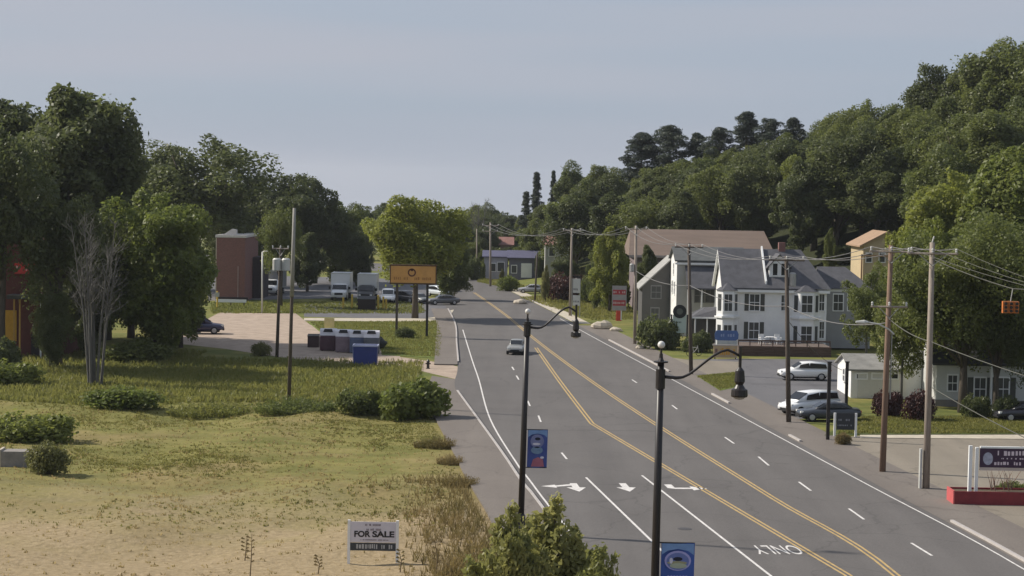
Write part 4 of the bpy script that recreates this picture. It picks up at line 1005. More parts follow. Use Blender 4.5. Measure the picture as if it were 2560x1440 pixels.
# --- long brown roofed building
D3 = 268.0
t = thing('long_building', 'long low building with wide brown roof behind the houses', 'building', (at(1760, 690, D3).x, D3, 0))
xa = at(1582, 640, D3).x; xb = at(1930, 640, D3).x; zz = at(1700, 640, D3).z; y1 = D3 + 14
MB().bx(xa + .4, xb - .4, D3, y1, -.5, zz).build('wall', mat('mauve_siding', (.17, .135, .14), .8, .15, .8), t, True)
zt = at(1700, 574, D3 + 7).z
hip_roof(MB(), xa, xb, D3, y1, zz, zt, .6, .6, .9).build('roof', mat('brown_roof', (.165, .122, .098), .85, .16, .9, .3, stretch=(.2, 1, 2)), t, True)
box_part('fascia', mat('pale_trim', (.42, .36, .34), .7), t, xa - .55, xb + .55, D3 - .66, D3 - .605, zz - .28, zz + .05)
for k in range(8): window(t, xa + 1.6 + k * 2.3, zz - 2.2, 1.0, 1.2, 'y', D3, frame=MATS['pale_trim'], mullions=False)

# --- tan house on the hill
D4 = 248.0
q = at(2190, 660, D4); zb = zg(q.x, D4) - .5
t = thing('tan_house', 'tan house with orange brown roof up on the wooded slope', 'house', (q.x, D4, zb))
xa = at(2158, 640, D4).x; xb = at(2272, 640, D4).x; ze = at(2190, 612, D4).z; zr = at(2215, 582, D4).z - 1.2
walls_y(xa, xb, D4, D4 + 9, zb, ze, zr + 1.2).build('wall', mat('tan_siding', (.44, .35, .22), .8, .1, 1), t, True)
gable_y(MB(), xa, xb, D4, D4 + 9, ze, zr + 1.2, .6, .2).build('roof', mat('rust_roof', (.30, .20, .13), .85, .15, 1), t, True)
window(t, at(2172, 650, D4).x, at(2172, 655, D4).z, .7, 1.1, 'y', D4, mullions=False); window(t, at(2205, 650, D4).x, at(2205, 655, D4).z, .7, 1.1, 'y', D4, mullions=False)
box_part('deck_post', mat('tan_wood', (.36, .22, .12), .8), t, xa - .4, xa - .2, D4 - .8, D4 - .6, zb, ze - 1.2)
box_part('deck_rail', MATS['tan_wood'], t, xa - .4, xb, D4 - .8, D4 - .7, ze - 1.5, ze - 1.3)

# --- white garage and low white house
D5 = 157.0
t = thing('white_garage', 'small white garage with row of little windows and bright gable end', 'garage', (at(2190, 1025, D5).x, D5, 0))
xa = at(2128, 980, D5).x; xb = at(2260, 980, D5).x; ze = at(2190, 925, D5).z; yb5 = D5 + 6.5; zr = at(2160, 888, D5 + 3.2).z
M_SIDE2 = siding_mat('cream_siding', (.70, .685, .64))
walls_x(xa, xb, D5, yb5, 0, ze, zr).build('wall', M_SIDE2, t, True)
MB().prism([(xa, D5 + .02, .05), (xa, yb5, .05), (xa, yb5, ze), (xa, (D5 + yb5) / 2, zr - .03), (xa, D5 + .02, ze)], (-.05, 0, 0)).build('gable_wall', M_WHITE, t, True)
gable_x(MB(), xa, xb, D5, yb5, ze, zr, .3, .14).build('roof', mat('pale_grey_shingle', (.22, .215, .2), .9, .2, 1.2, .4, bscale=8), t, True)
for px in (2154, 2193, 2232): window(t, at(px, 945, D5).x, at(px, 946, D5).z, .8, .36, 'y', D5, glass=M_GLASS, mullions=False)
box_part('garage_door', mat('door_panel', (.55, .54, .50), .7, .05), t, xa + .5, xa + 3.3, D5 - .05, D5 - .003, .05, 2.2)
window(t, D5 + 3.2, 1.1, .8, 1.0, 'x', xa - .05, glass=M_GLASS)
D6 = 152.0
t = thing('low_white_house', 'low white house with dark shutters in deep tree shade', 'house', (at(2450, 1040, D6).x, D6, 0))
xa = at(2262, 980, D6 + 6).x; xm_ = at(2340, 980, D6).x; xb = at(2760, 980, D6).x; ze = at(2440, 905, D6).z
walls_x(xm_, xb, D6, D6 + 8, .0, ze, ze + 2.8).build('wall', siding_mat('shade_greyed_siding', (.52, .52, .50)), t, True)  # white siding greyed, tree shade is in its colour
MB().bx(xm_ - .05, xb, D6 - .05, D6 + 8, -.1, .55).build('foundation', MATS['stone_base'], t, True)
gable_x(MB(), xm_, xb, D6, D6 + 8, ze, ze + 2.8, .4).build('roof', mat('dark_shingle', (.06, .06, .06), .9, .2, 1.2), t, True)
ext = MB().bx(at(2231, 950, D5 - 1).x + 1.15, xm_ - .06, D6 + 5.2, D6 + 9, 0, ze + 1.4); ext.build('side_wing', M_WHITE, t, True)
for px in (2449, 2507): 
    q = at(px, 1000, D6); window(t, q.x, q.z, .85, 1.75, 'y', D6, M_SHUT)
q = at(2320, 1000, D6); window(t, at(2380, 1000, D6).x, at(2380, 995, D6).z + .6, .7, 1.2, 'y', D6, None, mullions=True)
box_part('door_surround', M_WHITE, t, at(2471, 1000, D6).x, at(2476, 1000, D6).x, D6 - .5, D6 - .3, .1, ze - .3)
box_part('step', M_PALE, t, at(2470, 1000, D6).x, at(2492, 1000, D6).x, D6 - 1.2, D6 - .06, 0, .3)

# --- brick building, left
t = thing('brick_building', 'tall narrow red brick building end with white coping', 'building', (at(578, 748, 272).x, 272, 0))
D7 = 272.0; xa = at(541, 680, D7).x; xb = at(612, 680, D7).x; zt = at(578, 594, D7).z
box_part('wall', MATS['brick_red'], t, xa, xb, D7, D7 + 14, 0, zt)
box_part('side_wall', mat('cream_wall', (.55, .47, .36), .85, .12, .6), t, xa - .12, xa - .004, D7 + .02, D7 + 13.9, 0, zt - .1)
box_part('coping', mat('coping_stone', (.60, .56, .52), .8), t, xa - .2, xb + .15, D7 - .12, D7 + 14.1, zt, zt + .35)
MB().prism([(at(555, 590, D7).x, D7 + 1, zt + .35), (at(588, 590, D7).x, D7 + 1, zt + .35), (at(588, 590, D7).x, D7 + 1, zt + 1.1), (at(577, 580, D7).x, D7 + 1, zt + 1.2)], (0, 1.2, 0)).build('chimney_cap', MATS['coping_stone'], t, True)
box_part('plinth', mat('dark_base', (.05, .04, .04), .9), t, xa + .1, xb + .5, D7 - .15, D7 - .003, 0, .6)
box_part('drainpipe', mat('pipe_pale', (.38, .29, .27), .6), t, xb - 1.0, xb - .9, D7 - .1, D7 - .004, .5, 5)
box_part('tree_shade_block', mat('tree_shade_dark', (.045, .035, .04), .9), t, xb + .01, xb + 1.6, D7 + 8, D7 + 14, 0, 6)  # dark block stands in for the tree shade right of the brick
for zz in (1.2, 4.2, 7.0): window(t, D7 + 5, zz, 1.0, 1.5, 'x', xa - .12, frame=MATS['coping_stone'], mullions=False)
# --- red building under the trees
t = thing('red_building', 'dark red building with red sign and yellow front under the trees', 'building', (at(60, 880, 181).x, 181, 0))
D8 = 181.0; xa = at(-160, 750, D8).x; xb = at(160, 750, D8).x; zt = at(60, 600, D8).z
box_part('wall', mat('dark_red_wall', (.12, .04, .035), .85, .2, 1), t, xa, xb, D8, D8 + 9, 0, zt)
box_part('sign_board', mat('red_sign', (.62, .05, .05), .5), t, at(38, 668, D8).x, at(98, 668, D8).x, D8 - .25, D8 - .01, at(60, 684, D8).z, at(60, 656, D8).z)
b = MB(); glyphs(b, random.Random(3), at(42, 668, D8).x, at(94, 668, D8).x, at(60, 677, D8).z, at(60, 663, D8).z, D8 - .25); b.build('lettering', mat('pink_letter', (.8, .45, .45), .6), t, True)
box_part('yellow_panel', mat('ochre_panel', (.50, .27, .03), .7), t, at(-60, 800, D8).x, at(42, 800, D8).x, D8 - .12, D8 - .003, at(0, 852, D8).z, at(0, 775, D8).z)
for px in (46, 60, 112, 126, 143): box_part('porch_post', M_WHITE if px > 100 else mat('ochre_post', (.45, .27, .08), .7), t, at(px, 800, D8).x - .07, at(px, 800, D8).x + .07, D8 - 1.6, D8 - 1.46, 0, at(60, 745, D8).z)
box_part('porch_roof', MATS['dark_shingle'], t, at(30, 745, D8).x, xb + .3, D8 - 2.0, D8 - .004, at(60, 745, D8).z, at(60, 735, D8).z)
box_part('door', MATS['dark_base'], t, at(78, 800, D8).x, at(98, 800, D8).x, D8 - .05, D8 - .004, .1, 2.2)
# --- far buildings at the bend
def far_house(name, label, px0, px1, pyb, pye, pyr, d, wall_m, roof_m, dep=8, wins=(), doors=()):
    x0 = at(px0, pyb, d).x; x1 = at(px1, pyb, d).x; z0 = min(0, at((px0 + px1) / 2, pyb, d).z); z1 = at((px0 + px1) / 2, pye, d).z; z2 = at((px0 + px1) / 2, pyr, d + dep / 2).z
    t = thing(name, label, 'house', ((x0 + x1) / 2, d, 0))
    walls_x(x0, x1, d, d + dep, -.5, z1, max(z2, z1 + .4)).build('wall', wall_m, t, True)
    gable_x(MB(), x0, x1, d, d + dep, z1, max(z2, z1 + .4), .4).build('roof', roof_m, t, True)
    for (px, py, w_, h_) in wins:
        q = at(px, py, d); window(t, q.x, q.z, w_, h_, 'y', d, mullions=False)
    for (pa, pb, ya, yb_) in doors:
        box_part('garage_door', M_WHITE, t, at(pa, ya, d).x, at(pb, ya, d).x, d - .06, d - .003, at(pa, yb_, d).z, at(pa, ya, d).z)
    return t
M_BLUER = mat('blue_roof', (.085, .085, .14), .8, .15, 1); M_REDR = mat('red_roof', (.22, .11, .09), .85, .2, 1)
far_house('blue_trimmed_house', 'pale blue grey house with white corner at the road bend', 1210, 1268, 696, 642, 628, 352, mat('blue_grey', (.36, .36, .40), .8, .15, 1), M_BLUER, 7, [(1232, 678, 1.0, 1.4), (1252, 678, 1.2, 1.6)])
far_house('blue_roofed_garage', 'low house with blue roof and white garage door', 1272, 1350, 700, 645, 628, 345, mat('slate_blue', (.13, .13, .17), .8, .15, 1), M_BLUER, 8, [(1285, 682, .9, 1.3)], [(1303, 1330, 658, 694)])
far_house('red_roofed_house', 'grey house with red roof above the far hedge', 1362, 1420, 690, 612, 590, 330, mat('pale_grey_wall', (.34, .34, .32), .8, .15, 1), M_REDR, 8, [(1380, 640, 1, 1.4)])
far_house('small_red_roofed_house', 'small red roofed house among the far trees', 1250, 1280, 660, 612, 594, 420, mat('brown_wall', (.2, .14, .12), .8), M_REDR, 8)

# --- retaining wall with terrace
D9 = 196.0
t = thing('retaining_wall', 'brown timber retaining wall below the white house', 'wall', (at(1950, 895, D9).x, D9, 0))
xa = at(1846, 890, D9).x; xb = at(2078, 890, D9).x
for k in range(4):
    n_ = 5; wdt = (xb - xa) / n_
    for j in range(n_):
        x0 = xa + j * wdt + (.0 if k % 2 == 0 else -.35 * (j > 0)); x1 = xa + (j + 1) * wdt + (.0 if k % 2 == 0 or j == n_ - 1 else -.35)
        box_part('timber', mat('rail_timber', (.10, .065, .055), .9, .3, 2, stretch=(.5, 3, 3)), t, x0 + .01, x1 - .01, D9 - .02 * (k % 2), D9 + .25, k * .26, k * .26 + .245)
box_part('upper_rail', MATS['rail_timber'], t, xa, xb, D9 + .6, D9 + .7, 1.45, 1.62)
for j in range(9): box_part('rail_post', MATS['rail_timber'], t, xa + j * (xb - xa - .1) / 8, xa + j * (xb - xa - .1) / 8 + .1, D9 + .55, D9 + .66, .9, 1.5)
o = sheet('terrace', [(xa, D9 + .26), (xb, D9 + .26), (xb, D - 1.2), (xa, D - 1.2)], mat('terrace_soil', (.13, .10, .085), .95, .25, 1), 1.0, thick=1.0)

# ------------------------------------------------------------------ poles and wires
def pole(label, base, top, r, m, name='utility_pole', group=None, cat='pole'):
    d = base.y; q = at(top[0], top[1], d)
    t = thing(name, label, cat, base, 0, group)
    e = Vector((q.x - base.x, 0, q.z - base.z))
    MB().tube([(0, 0, -.3), e * .5, e], [r, r * .86, r * .7], 10).build('pole', m, t, smooth=True)
    return t, e
def crossarm(t, e, f, length, m=M_WOODP, ang=0.0, ins=3):
    c = e * f; dx = math.cos(ang) * length / 2; dy = math.sin(ang) * length / 2
    MB().tube([(c.x - dx, c.y - dy - .14, c.z), (c.x + dx, c.y + dy - .14, c.z)], .065, 4).build('crossarm', m, t)
    outp = []
    for k in range(ins):
        s = -1 + 2 * k / (ins - 1); s *= .93
        p = Vector((c.x + dx * s, c.y + dy * s - .14, c.z + .05))
        MB().lathe([(.035, 0), (.07, .06), (.05, .12), (.08, .17), (.03, .26)], p, 8).build('insulator', mat('insulator_grey', (.5, .5, .48), .4), t)
        outp.append(Vector(t.location) + p + Vector((0, 0, .24)))
    b = MB()
    for s in (-1, 1): b.tube([(c.x + dx * s * .55, c.y - .16, c.z - .04), (c.x, c.y - .16, c.z - .7)], .025, 4)
    b.build('brace', M_GREYM, t)
    return outp
def g(px, py): return gp(px, py)
P1, e1 = pole('pale utility pole with crossarm beside the red planter sign', g(2315, 1222), (2331, 606), .21, M_WOODP)
i1 = crossarm(P1, e1, .955, 2.9)
MB().tube([e1, e1 + Vector((.1, 0, .35))], .05, 6).build('pole_cap', M_GREYM, P1)
MB().bx(-.42, -.3, -.18, .1, 0, 2.3).build('conduit', M_GALV, P1)
P2, e2 = pole('brown utility pole with street light arm beside the black sign', g(2206, 1180), (2228, 613), .2, M_WOODR)
i2 = crossarm(P2, e2, .972, 2.6)
crossarm(P2, e2, .73, 2.2, M_WOODP, 0, 3)
q = e2 * .65
MB().tube([q + Vector((.35, -.1, -.55)), q + Vector((0, -.2, -.25)), q + Vector((-.6, -.25, .05)), q + Vector((-1.3, -.3, .15))], .05, 6).build('lamp_arm', M_GALV, P2)
MB().tube([q + Vector((-1.25, -.3, .15)), q + Vector((-1.5, -.3, .15)), q + Vector((-2.0, -.3, .16))], [.07, .15, .07], 8).build('lamp_head', M_GALV, P2)
MB().tube([q + Vector((.24, 0, -4.5)), q + Vector((.24, 0, -.5))], .04, 5).build('conduit', M_GREYM, P2)
P3, e3 = pole('dark weathered utility pole in front of the white house', g(1972, 1056), (1966, 640), .19, M_WOODD)
i3 = crossarm(P3, e3, .975, 2.6, M_WOODD)
MB().lathe([(.2, 0), (.26, .05), (.26, .9), (.18, 1.0)], e3 * .86 + Vector((.42, 0, -.5)), 10).build('transformer', M_GREYM, P3)
P4, e4 = pole('dark utility pole in front of the grey house gable', g(1728, 936), (1722, 608), .19, M_WOODD)
i4 = crossarm(P4, e4, .97, 2.6, M_WOODD)
P5, e5 = pole('pale utility pole at the end of the dark hedge', g(1587, 860), (1590, 564), .19, M_WOODP)
i5 = crossarm(P5, e5, .97, 2.4)
MB().lathe([(.2, 0), (.26, .05), (.26, .8), (.18, .9)], e5 * .64 + Vector((-.4, 0, -.4)), 10).build('transformer', M_GREYM, P5)
P6, e6 = pole('pale utility pole behind the two panel sign', g(1425, 790), (1430, 570), .19, M_WOODP)
i6 = crossarm(P6, e6, .97, 2.4)
MB().tube([e6 * .98, e6 * .98 + Vector((1.7, .2, -.1))], .05, 5).build('lamp_arm', M_GREYM, P6)
P7, e7 = pole('short dark pole by the parked grey car', g(1337, 753), (1343, 636), .16, M_WOODD)
P8, e8 = pole('far utility pole with several crossarms at the bend', g(1226, 716), (1226, 556), .2, M_WOODP)
i8 = crossarm(P8, e8, .95, 2.8); crossarm(P8, e8, .86, 2.6)
P8b, e8b = pole('far thin pole left of the road bend', g(1192, 700), (1192, 572), .15, M_WOODP)
MB().bx(-.5, .5, -.3, -.15, 1.2, 2.6).build('notice_board', M_WHITE, P8b)
P9, e9 = pole('tall bare light pole standing in the undergrowth of the field', g(722, 1010), (736, 520), .15, M_WOODD, 'light_pole')
MB().tube([e9 * .55, e9 * .78, e9], [.165, .14, .12], 10).build('upper_section', mat('weathered_grey', (.27, .26, .235), .8, .15, 2), P9, smooth=True)
P10, e10 = pole('dark utility pole with transformers at the gravel lot edge', g(692, 893), (702, 616), .17, M_WOODD)
for k, dx in enumerate((-.25, .62)):
    MB().lathe([(.3, 0), (.42, .06), (.42, 1.1), (.3, 1.22)], e10 * .8 + Vector((dx, -.45, -.2)), 12).build('transformer', M_GALV, P10)
i10 = crossarm(P10, e10, .98, 1.6)
P11, e11 = pole('grey metal light pole beside the brick building', g(655, 783), (656, 630), .12, M_GALV, 'light_pole')
MB().tube([e11, e11 + Vector((.25, -.1, .1)), e11 + Vector((.7, -.2, .12))], .05, 5).build('lamp_arm', M_GALV, P11)
M_WIRE = mat('wire', (.16, .155, .15), .6); M_WIRE2 = mat('pale_wire', (.10, .10, .085), .85)
def wire(a, b_, sag, label, group=None, r=.022, m=None):
    pts = [a.lerp(b_, k / 14) - Vector((0, 0, sag * 4 * (k / 14) * (1 - k / 14))) for k in range(15)]
    b = MB(); b.tube(pts, r, 4, False); o = b.build('overhead_cable', m or M_WIRE)
    o.location = (0, 0, 0)
    return props(o, label, 'cable', group)
GW = 'power lines along the street'
for (A, B, lb) in ((i1, i2, 'power line between the pale and the brown crossarm poles'), (i2, i3, 'power line from the brown pole to the dark pole at the white house'), (i3, i4, 'power line between the two dark poles'), (i4, i5, 'power line from the dark pole to the pole by the hedge'),
               (i5, i6, 'power line from the hedge pole to the two panel sign pole'), (i6, i8, 'power line to the far pole at the bend')):
    for a, b_ in zip(A, B): wire(a, b_, .02 * (a - b_).length, lb, GW)
QN = Vector((33.5, 70, 11.8))
for k, a in enumerate(i1): wire(a, QN + Vector((-1.2 + 1.2 * k, 0, .1 * k)), .9 + .25 * k, 'power line sweeping from the pale pole over the gravel lot', GW, .016, M_WIRE2)
P1L = Vector(P1.location); P2L = Vector(P2.location)
wire(P2L + e2 * .68, P1L + e1 * .60, .2, 'telephone cable between the brown and the pale pole', GW, .03, M_WIRE2)
wire(P1L + e1 * .60, QN + Vector((0, 0, -4.6)), .7, 'telephone cable dropping right from the pale pole in front of the shade tree', None, .025, M_WIRE2)
wire(P1L + e1 * .42, Vector((31, 96, 2.6)), .3, 'low service cable crossing in front of the low white house', None, .03, M_WIRE2)
wire(P3.location + e3 * .62, at(2105, 925, 157), .5, 'service cable from the dark pole to the garage', None, .025, M_WIRE2)
wire(P2L + e2 * .66, P3.location + e3 * .7, .6, 'telephone cable from the brown pole to the dark pole', GW, .03, M_WIRE)
wire(P3.location + e3 * .7, P4.location + e4 * .68, .6, 'telephone cable between the two dark poles', GW, .03, M_WIRE)
wire(P4.location + e4 * .68, P5.location + e5 * .62, .5, 'telephone cable to the pole at the hedge', GW, .03, M_WIRE)
# hanging orange signal on the span wire at the right
SGp = at(2526, 768, 104)
t = thing('traffic_signal', 'orange traffic signal housing hanging from overhead wire', 'traffic light', SGp)
b = MB()
for k in range(3): b.M = Matrix.Translation((-.3 + .3 * k, 0, 0)); b.bx(-.14, .14, -.12, .12, -.32, .32)
b.M = None; b.build('housing', mat('signal_orange', (.55, .17, .04), .5), t)
for k in range(3):
    for j in range(3): MB().tube([(-.3 + .3 * k, -.12, .2 - .2 * j), (-.3 + .3 * k, -.26, .2 - .2 * j)], .08, 8).build('visor', M_BLACKM, t)
MB().tube([(0, 0, .32), (.1, 0, 1.0)], .03, 5).build('hanger', M_GREYM, t)
wire(SGp + Vector((.1, 0, 1.0)), i1[1] + Vector((0, 0, -.6)), .1, 'span wire carrying the orange signal', None, .03, M_WIRE2)
wire(SGp + Vector((.1, 0, 1.0)), SGp + Vector((16, -14, 1.6)), .2, 'span wire leaving the orange signal to the right', None, .03, M_WIRE2)

# ------------------------------------------------------------------ street lamps with banners
def lamp(label, base, h, lean, banner_z, banner_w, banner_h, kind, armz, arml, lantern):
    t = thing('street_lamp', label, 'street lamp', base, 0, 'black street lamps with banners')
    ax = Vector((math.sin(lean), 0, math.cos(lean)))
    P = lambda z, dx=0, dy=0: ax * z + Vector((dx, dy, 0))
    MB().lathe([(.3, -.05), (.3, .35), (.24, .45), (.22, .9), (.17, 1.0)], (0, 0, 0), 12).build('base', M_BLACKM, t, smooth=False)
    MB().tube([P(.8), P(h * .5), P(h)], [.155, .14, .12], 14).build('pole', M_BLACKM, t, smooth=True)
    b = MB(); b.tube([P(h - .02), P(h + .03)], [.26, .26], 12); b.tube([P(h + .03), P(h + .15), P(h + .3)], [.12, .07, .06], 10); b.build('collar', M_BLACKM, t)
    c = P(h + .62); MB().tube([P(h + .28), P(h + .5)], .04, 8).build('finial_stem', M_BLACKM, t)
    MB().ball(c, .135, 12, 8).build('finial', mat('white_globe', (.62, .61, .58), .4), t, smooth=True)
    # curved arm
    z0 = armz; pts = []
    for k in range(13):
        f = k / 12; x = .12 + arml * f
        z = z0 + .08 - .1 * math.sin(min(1, f * 2.2) * math.pi) * .4 + 1.0 * sstep(.18, .85, f) - .22 * sstep(.85, 1.0, f)
        pts.append(P(z, x))
    MB().tube(pts, [.06] * 3 + [.048] * 10, 8).build('arm', M_BLACKM, t, smooth=True)
    MB().tube([P(z0 - .35), P(z0 + .35)], .17, 12).build('arm_clamp', M_BLACKM, t)
    e = pts[-1]; L = lantern
    MB().tube([e + Vector((0, 0, .35)), e + Vector((0, 0, -.55 * L))], .055, 8).build('hanger', M_BLACKM, t)
    zt = -.5 * L
    b = MB(); b.lathe([(.06, zt), (.2 * L, zt - .12), (.24 * L, zt - .5), (.16 * L, zt - .62), (.26 * L, zt - .75), (.36 * L, zt - 1.0 * L), (.38 * L, zt - 1.25 * L), (.36 * L, zt - 1.32 * L)], e, 14)
    ln = b.build('lantern', M_BLACKM, t, smooth=False)
    MB().lathe([(.3 * L, zt - 1.325 * L), (.2 * L, zt - 1.42 * L), (.02, zt - 1.46 * L)], e, 12).build('lens', mat('lamp_lens', (.35, .33, .3), .3), t)
    # banner on two brackets
    zb = banner_z
    for zz in (zb, zb - banner_h):
        MB().tube([P(zz, .1), P(zz, .2 + banner_w)], .022, 6).build('bracket', M_BLACKM, t)
    bx0 = .2; nx, nz_ = 6, 8; b = MB(); vs = []
    for j in range(nz_ + 1):
        for i in range(nx + 1):
            f = i / nx; v = j / nz_
            vs.append(P(zb - banner_h * v, bx0 + banner_w * f, .035 * math.sin(f * 5 + v * 2.5)))
    b._add(vs, [(j * (nx + 1) + i, j * (nx + 1) + i + 1, (j + 1) * (nx + 1) + i + 1, (j + 1) * (nx + 1) + i) for j in range(nz_) for i in range(nx)])
    bn = b.build('banner', mat('banner_blue', (.055, .085, .27), .8, .12, 2) if kind == 'far' else mat('banner_bright_blue', (.045, .095, .33), .8, .12, 2), t, smooth=True)
    def patch(nm, m, pts2, yo=-.045):
        b2 = MB(); b2.poly([P(zb - banner_h * v, bx0 + banner_w * f, yo) for f, v in pts2]); o = b2.build(nm, m, bn); return o
    def ell(cx, cy, rx_, ry_, n=20, a0=0, a1=6.283): return [(cx + rx_ * math.cos(a0 + (a1 - a0) * k / n), cy + ry_ * math.sin(a0 + (a1 - a0) * k / n)) for k in range(n + (a1 - a0 < 6.2))]
    lt = mat('banner_sky', (.16, .27, .48), .8); pale = mat('banner_pale', (.55, .54, .62), .8); dk = mat('banner_dark', (.012, .014, .03), .8); gr = mat('banner_green', (.36, .40, .30), .8); rd = mat('banner_red', (.34, .12, .16), .8); lav = mat('banner_lavender', (.32, .32, .58), .8)
    patch('banner_print', lt, [(.02, .01), (.98, .01), (.98, .2), (.8, .13), (.5, .1), (.2, .13), (.02, .2)], -.041)
    if kind == 'far':
        patch('banner_print', mat('banner_grey', (.17, .19, .34), .8), ell(.48, .3, .34, .18)); patch('banner_print', dk, ell(.5, .24, .14, .04), -.049); patch('banner_print', pale, ell(.45, .375, .2, .032), -.049)
        patch('banner_print', mat('banner_teal', (.14, .22, .33), .8), ell(.48, .54, .3, .1)); patch('banner_print', rd, [(.2, .97), (.3, .78), (.55, .72), (.8, .78), (.86, .97)]); patch('banner_print', pale, ell(.75, .73, .1, .03), -.049)
    else:
        patch('banner_print', lav, ell(.5, .3, .4, .17)); patch('banner_print', mat('banner_mid', (.13, .17, .38), .8), ell(.5, .31, .34, .145), -.046); patch('banner_print', dk, ell(.5, .27, .14, .035), -.05)
        patch('banner_print', mat('banner_olive', (.30, .29, .17), .8), ell(.48, .335, .3, .03), -.05); patch('banner_print', gr, ell(.52, .385, .26, .045), -.053); patch('banner_print', pale, ell(.3, .3, .05, .05), -.053)
        b2 = MB()
        for k in range(7): b2.poly([P(zb - banner_h * v, bx0 + banner_w * f, -.05) for f, v in ((.2 + k * .09, .55), (.26 + k * .09, .55), (.26 + k * .09, .66), (.2 + k * .09, .66))])
        b2.build('banner_print', lav, bn)
    return t
pb = gp(1301, 1335); sc = 4800 / pb.y
lamp('black curved arm street lamp with grey blue banner behind the leafy shrub', (pb.x, pb.y, 0), at(1322, 795, pb.y).z - .3, math.radians(.9), at(1340, 1074, pb.y).z, 50 / sc, 96 / sc, 'far', at(1320, 822, pb.y).z, 115 / sc, .66)
pb = gp(1632, 1640); sc = 4800 / pb.y
lamp('black curved arm street lamp with bright blue banner beside the turn lanes', (pb.x, pb.y, 0), at(1650, 905, pb.y).z - .0, math.radians(.35), at(1690, 1357, pb.y).z, 84 / sc, 150 / sc, 'near', at(1648, 947, pb.y).z, 190 / sc, .8)

# ------------------------------------------------------------------ vehicles
M_TYRE = M_BLACK; M_RIM = mat('wheel_rim', (.42, .42, .43), .35, .1, 3, metal=.6); M_HEAD = mat('headlight', (.75, .75, .72), .15); M_TAIL = mat('tail_light', (.35, .02, .02), .3)
def loft(secs, n=12, p=4.0):
    """secs: (x, halfwidth, zbottom, ztop); rounded box sections along x"""
    b = MB(); vs = []
    for (x, w, zb, zt) in secs:
        for k in range(n * 2):
            a = 2 * math.pi * (k + .5) / (n * 2); c, s = math.cos(a), math.sin(a)
            r = (abs(c) ** p + abs(s) ** p) ** (-1 / p)
            vs.append((x, w * c * r, (zb + zt) / 2 + (zt - zb) / 2 * s * r))
    m = n * 2
    fs = [(i * m + k, i * m + (k + 1) % m, (i + 1) * m + (k + 1) % m, (i + 1) * m + k) for i in range(len(secs) - 1) for k in range(m)]
    fs += [tuple(range(m - 1, -1, -1)), tuple((len(secs) - 1) * m + k for k in range(m))]
    return b._add(vs, fs)
def wheel(parent, x, y, r, w=.22):
    s = 1 if y > 0 else -1
    ty = MB().tube([(x, y - w / 2, r), (x, y - w / 2 + .03, r), (x, y + w / 2 - .03, r), (x, y + w / 2, r)], [r * .9, r, r, r * .9], 18).build('tyre', M_TYRE, None, smooth=False)
    wh = MB().tube([(x, y + s * (w / 2 + .004), r), (x, y + s * (w / 2 + .03), r)], [r * .64, r * .55], 14).build('wheel', M_RIM, parent); ty.parent = wh
    return wh
CARS = {  # length, half width, body sections, cabin sections (x, hw, zb, zt), wheel r, axles
 'sedan': dict(body=[(-2.3, .72, .42, .80), (-2.2, .84, .30, .94), (-1.4, .89, .22, .98), (0, .90, .20, .96), (1.2, .89, .22, .93), (2.0, .82, .30, .82), (2.28, .68, .36, .66)],
               cab=[(-1.75, .60, .86, .95), (-1.1, .66, .86, 1.36), (-.3, .68, .86, 1.45), (.35, .66, .86, 1.40), (1.15, .62, .86, .95)], r=.33, ax=(-1.42, 1.42), top=1.45),
 'suv': dict(body=[(-2.35, .78, .42, .98), (-2.25, .88, .34, 1.08), (-1.4, .93, .28, 1.10), (0, .94, .26, 1.08), (1.2, .93, .28, 1.04), (2.05, .87, .36, .94), (2.35, .72, .42, .78)],
             cab=[(-2.2, .66, .95, 1.10), (-1.95, .70, .95, 1.62), (-.6, .74, .95, 1.72), (.3, .72, .95, 1.66), (1.25, .68, .95, 1.06)], r=.36, ax=(-1.4, 1.45), top=1.72),
 'van': dict(body=[(-2.45, .82, .40, 1.05), (-2.38, .92, .32, 1.15), (-1.4, .96, .26, 1.16), (0, .97, .25, 1.14), (1.3, .95, .26, 1.08), (2.1, .88, .34, .95), (2.45, .72, .40, .80)],
             cab=[(-2.35, .72, 1.0, 1.2), (-2.2, .76, 1.0, 1.72), (-.6, .80, 1.0, 1.80), (.6, .78, 1.0, 1.74), (1.75, .70, 1.0, 1.08)], r=.36, ax=(-1.5, 1.55), top=1.8),
}
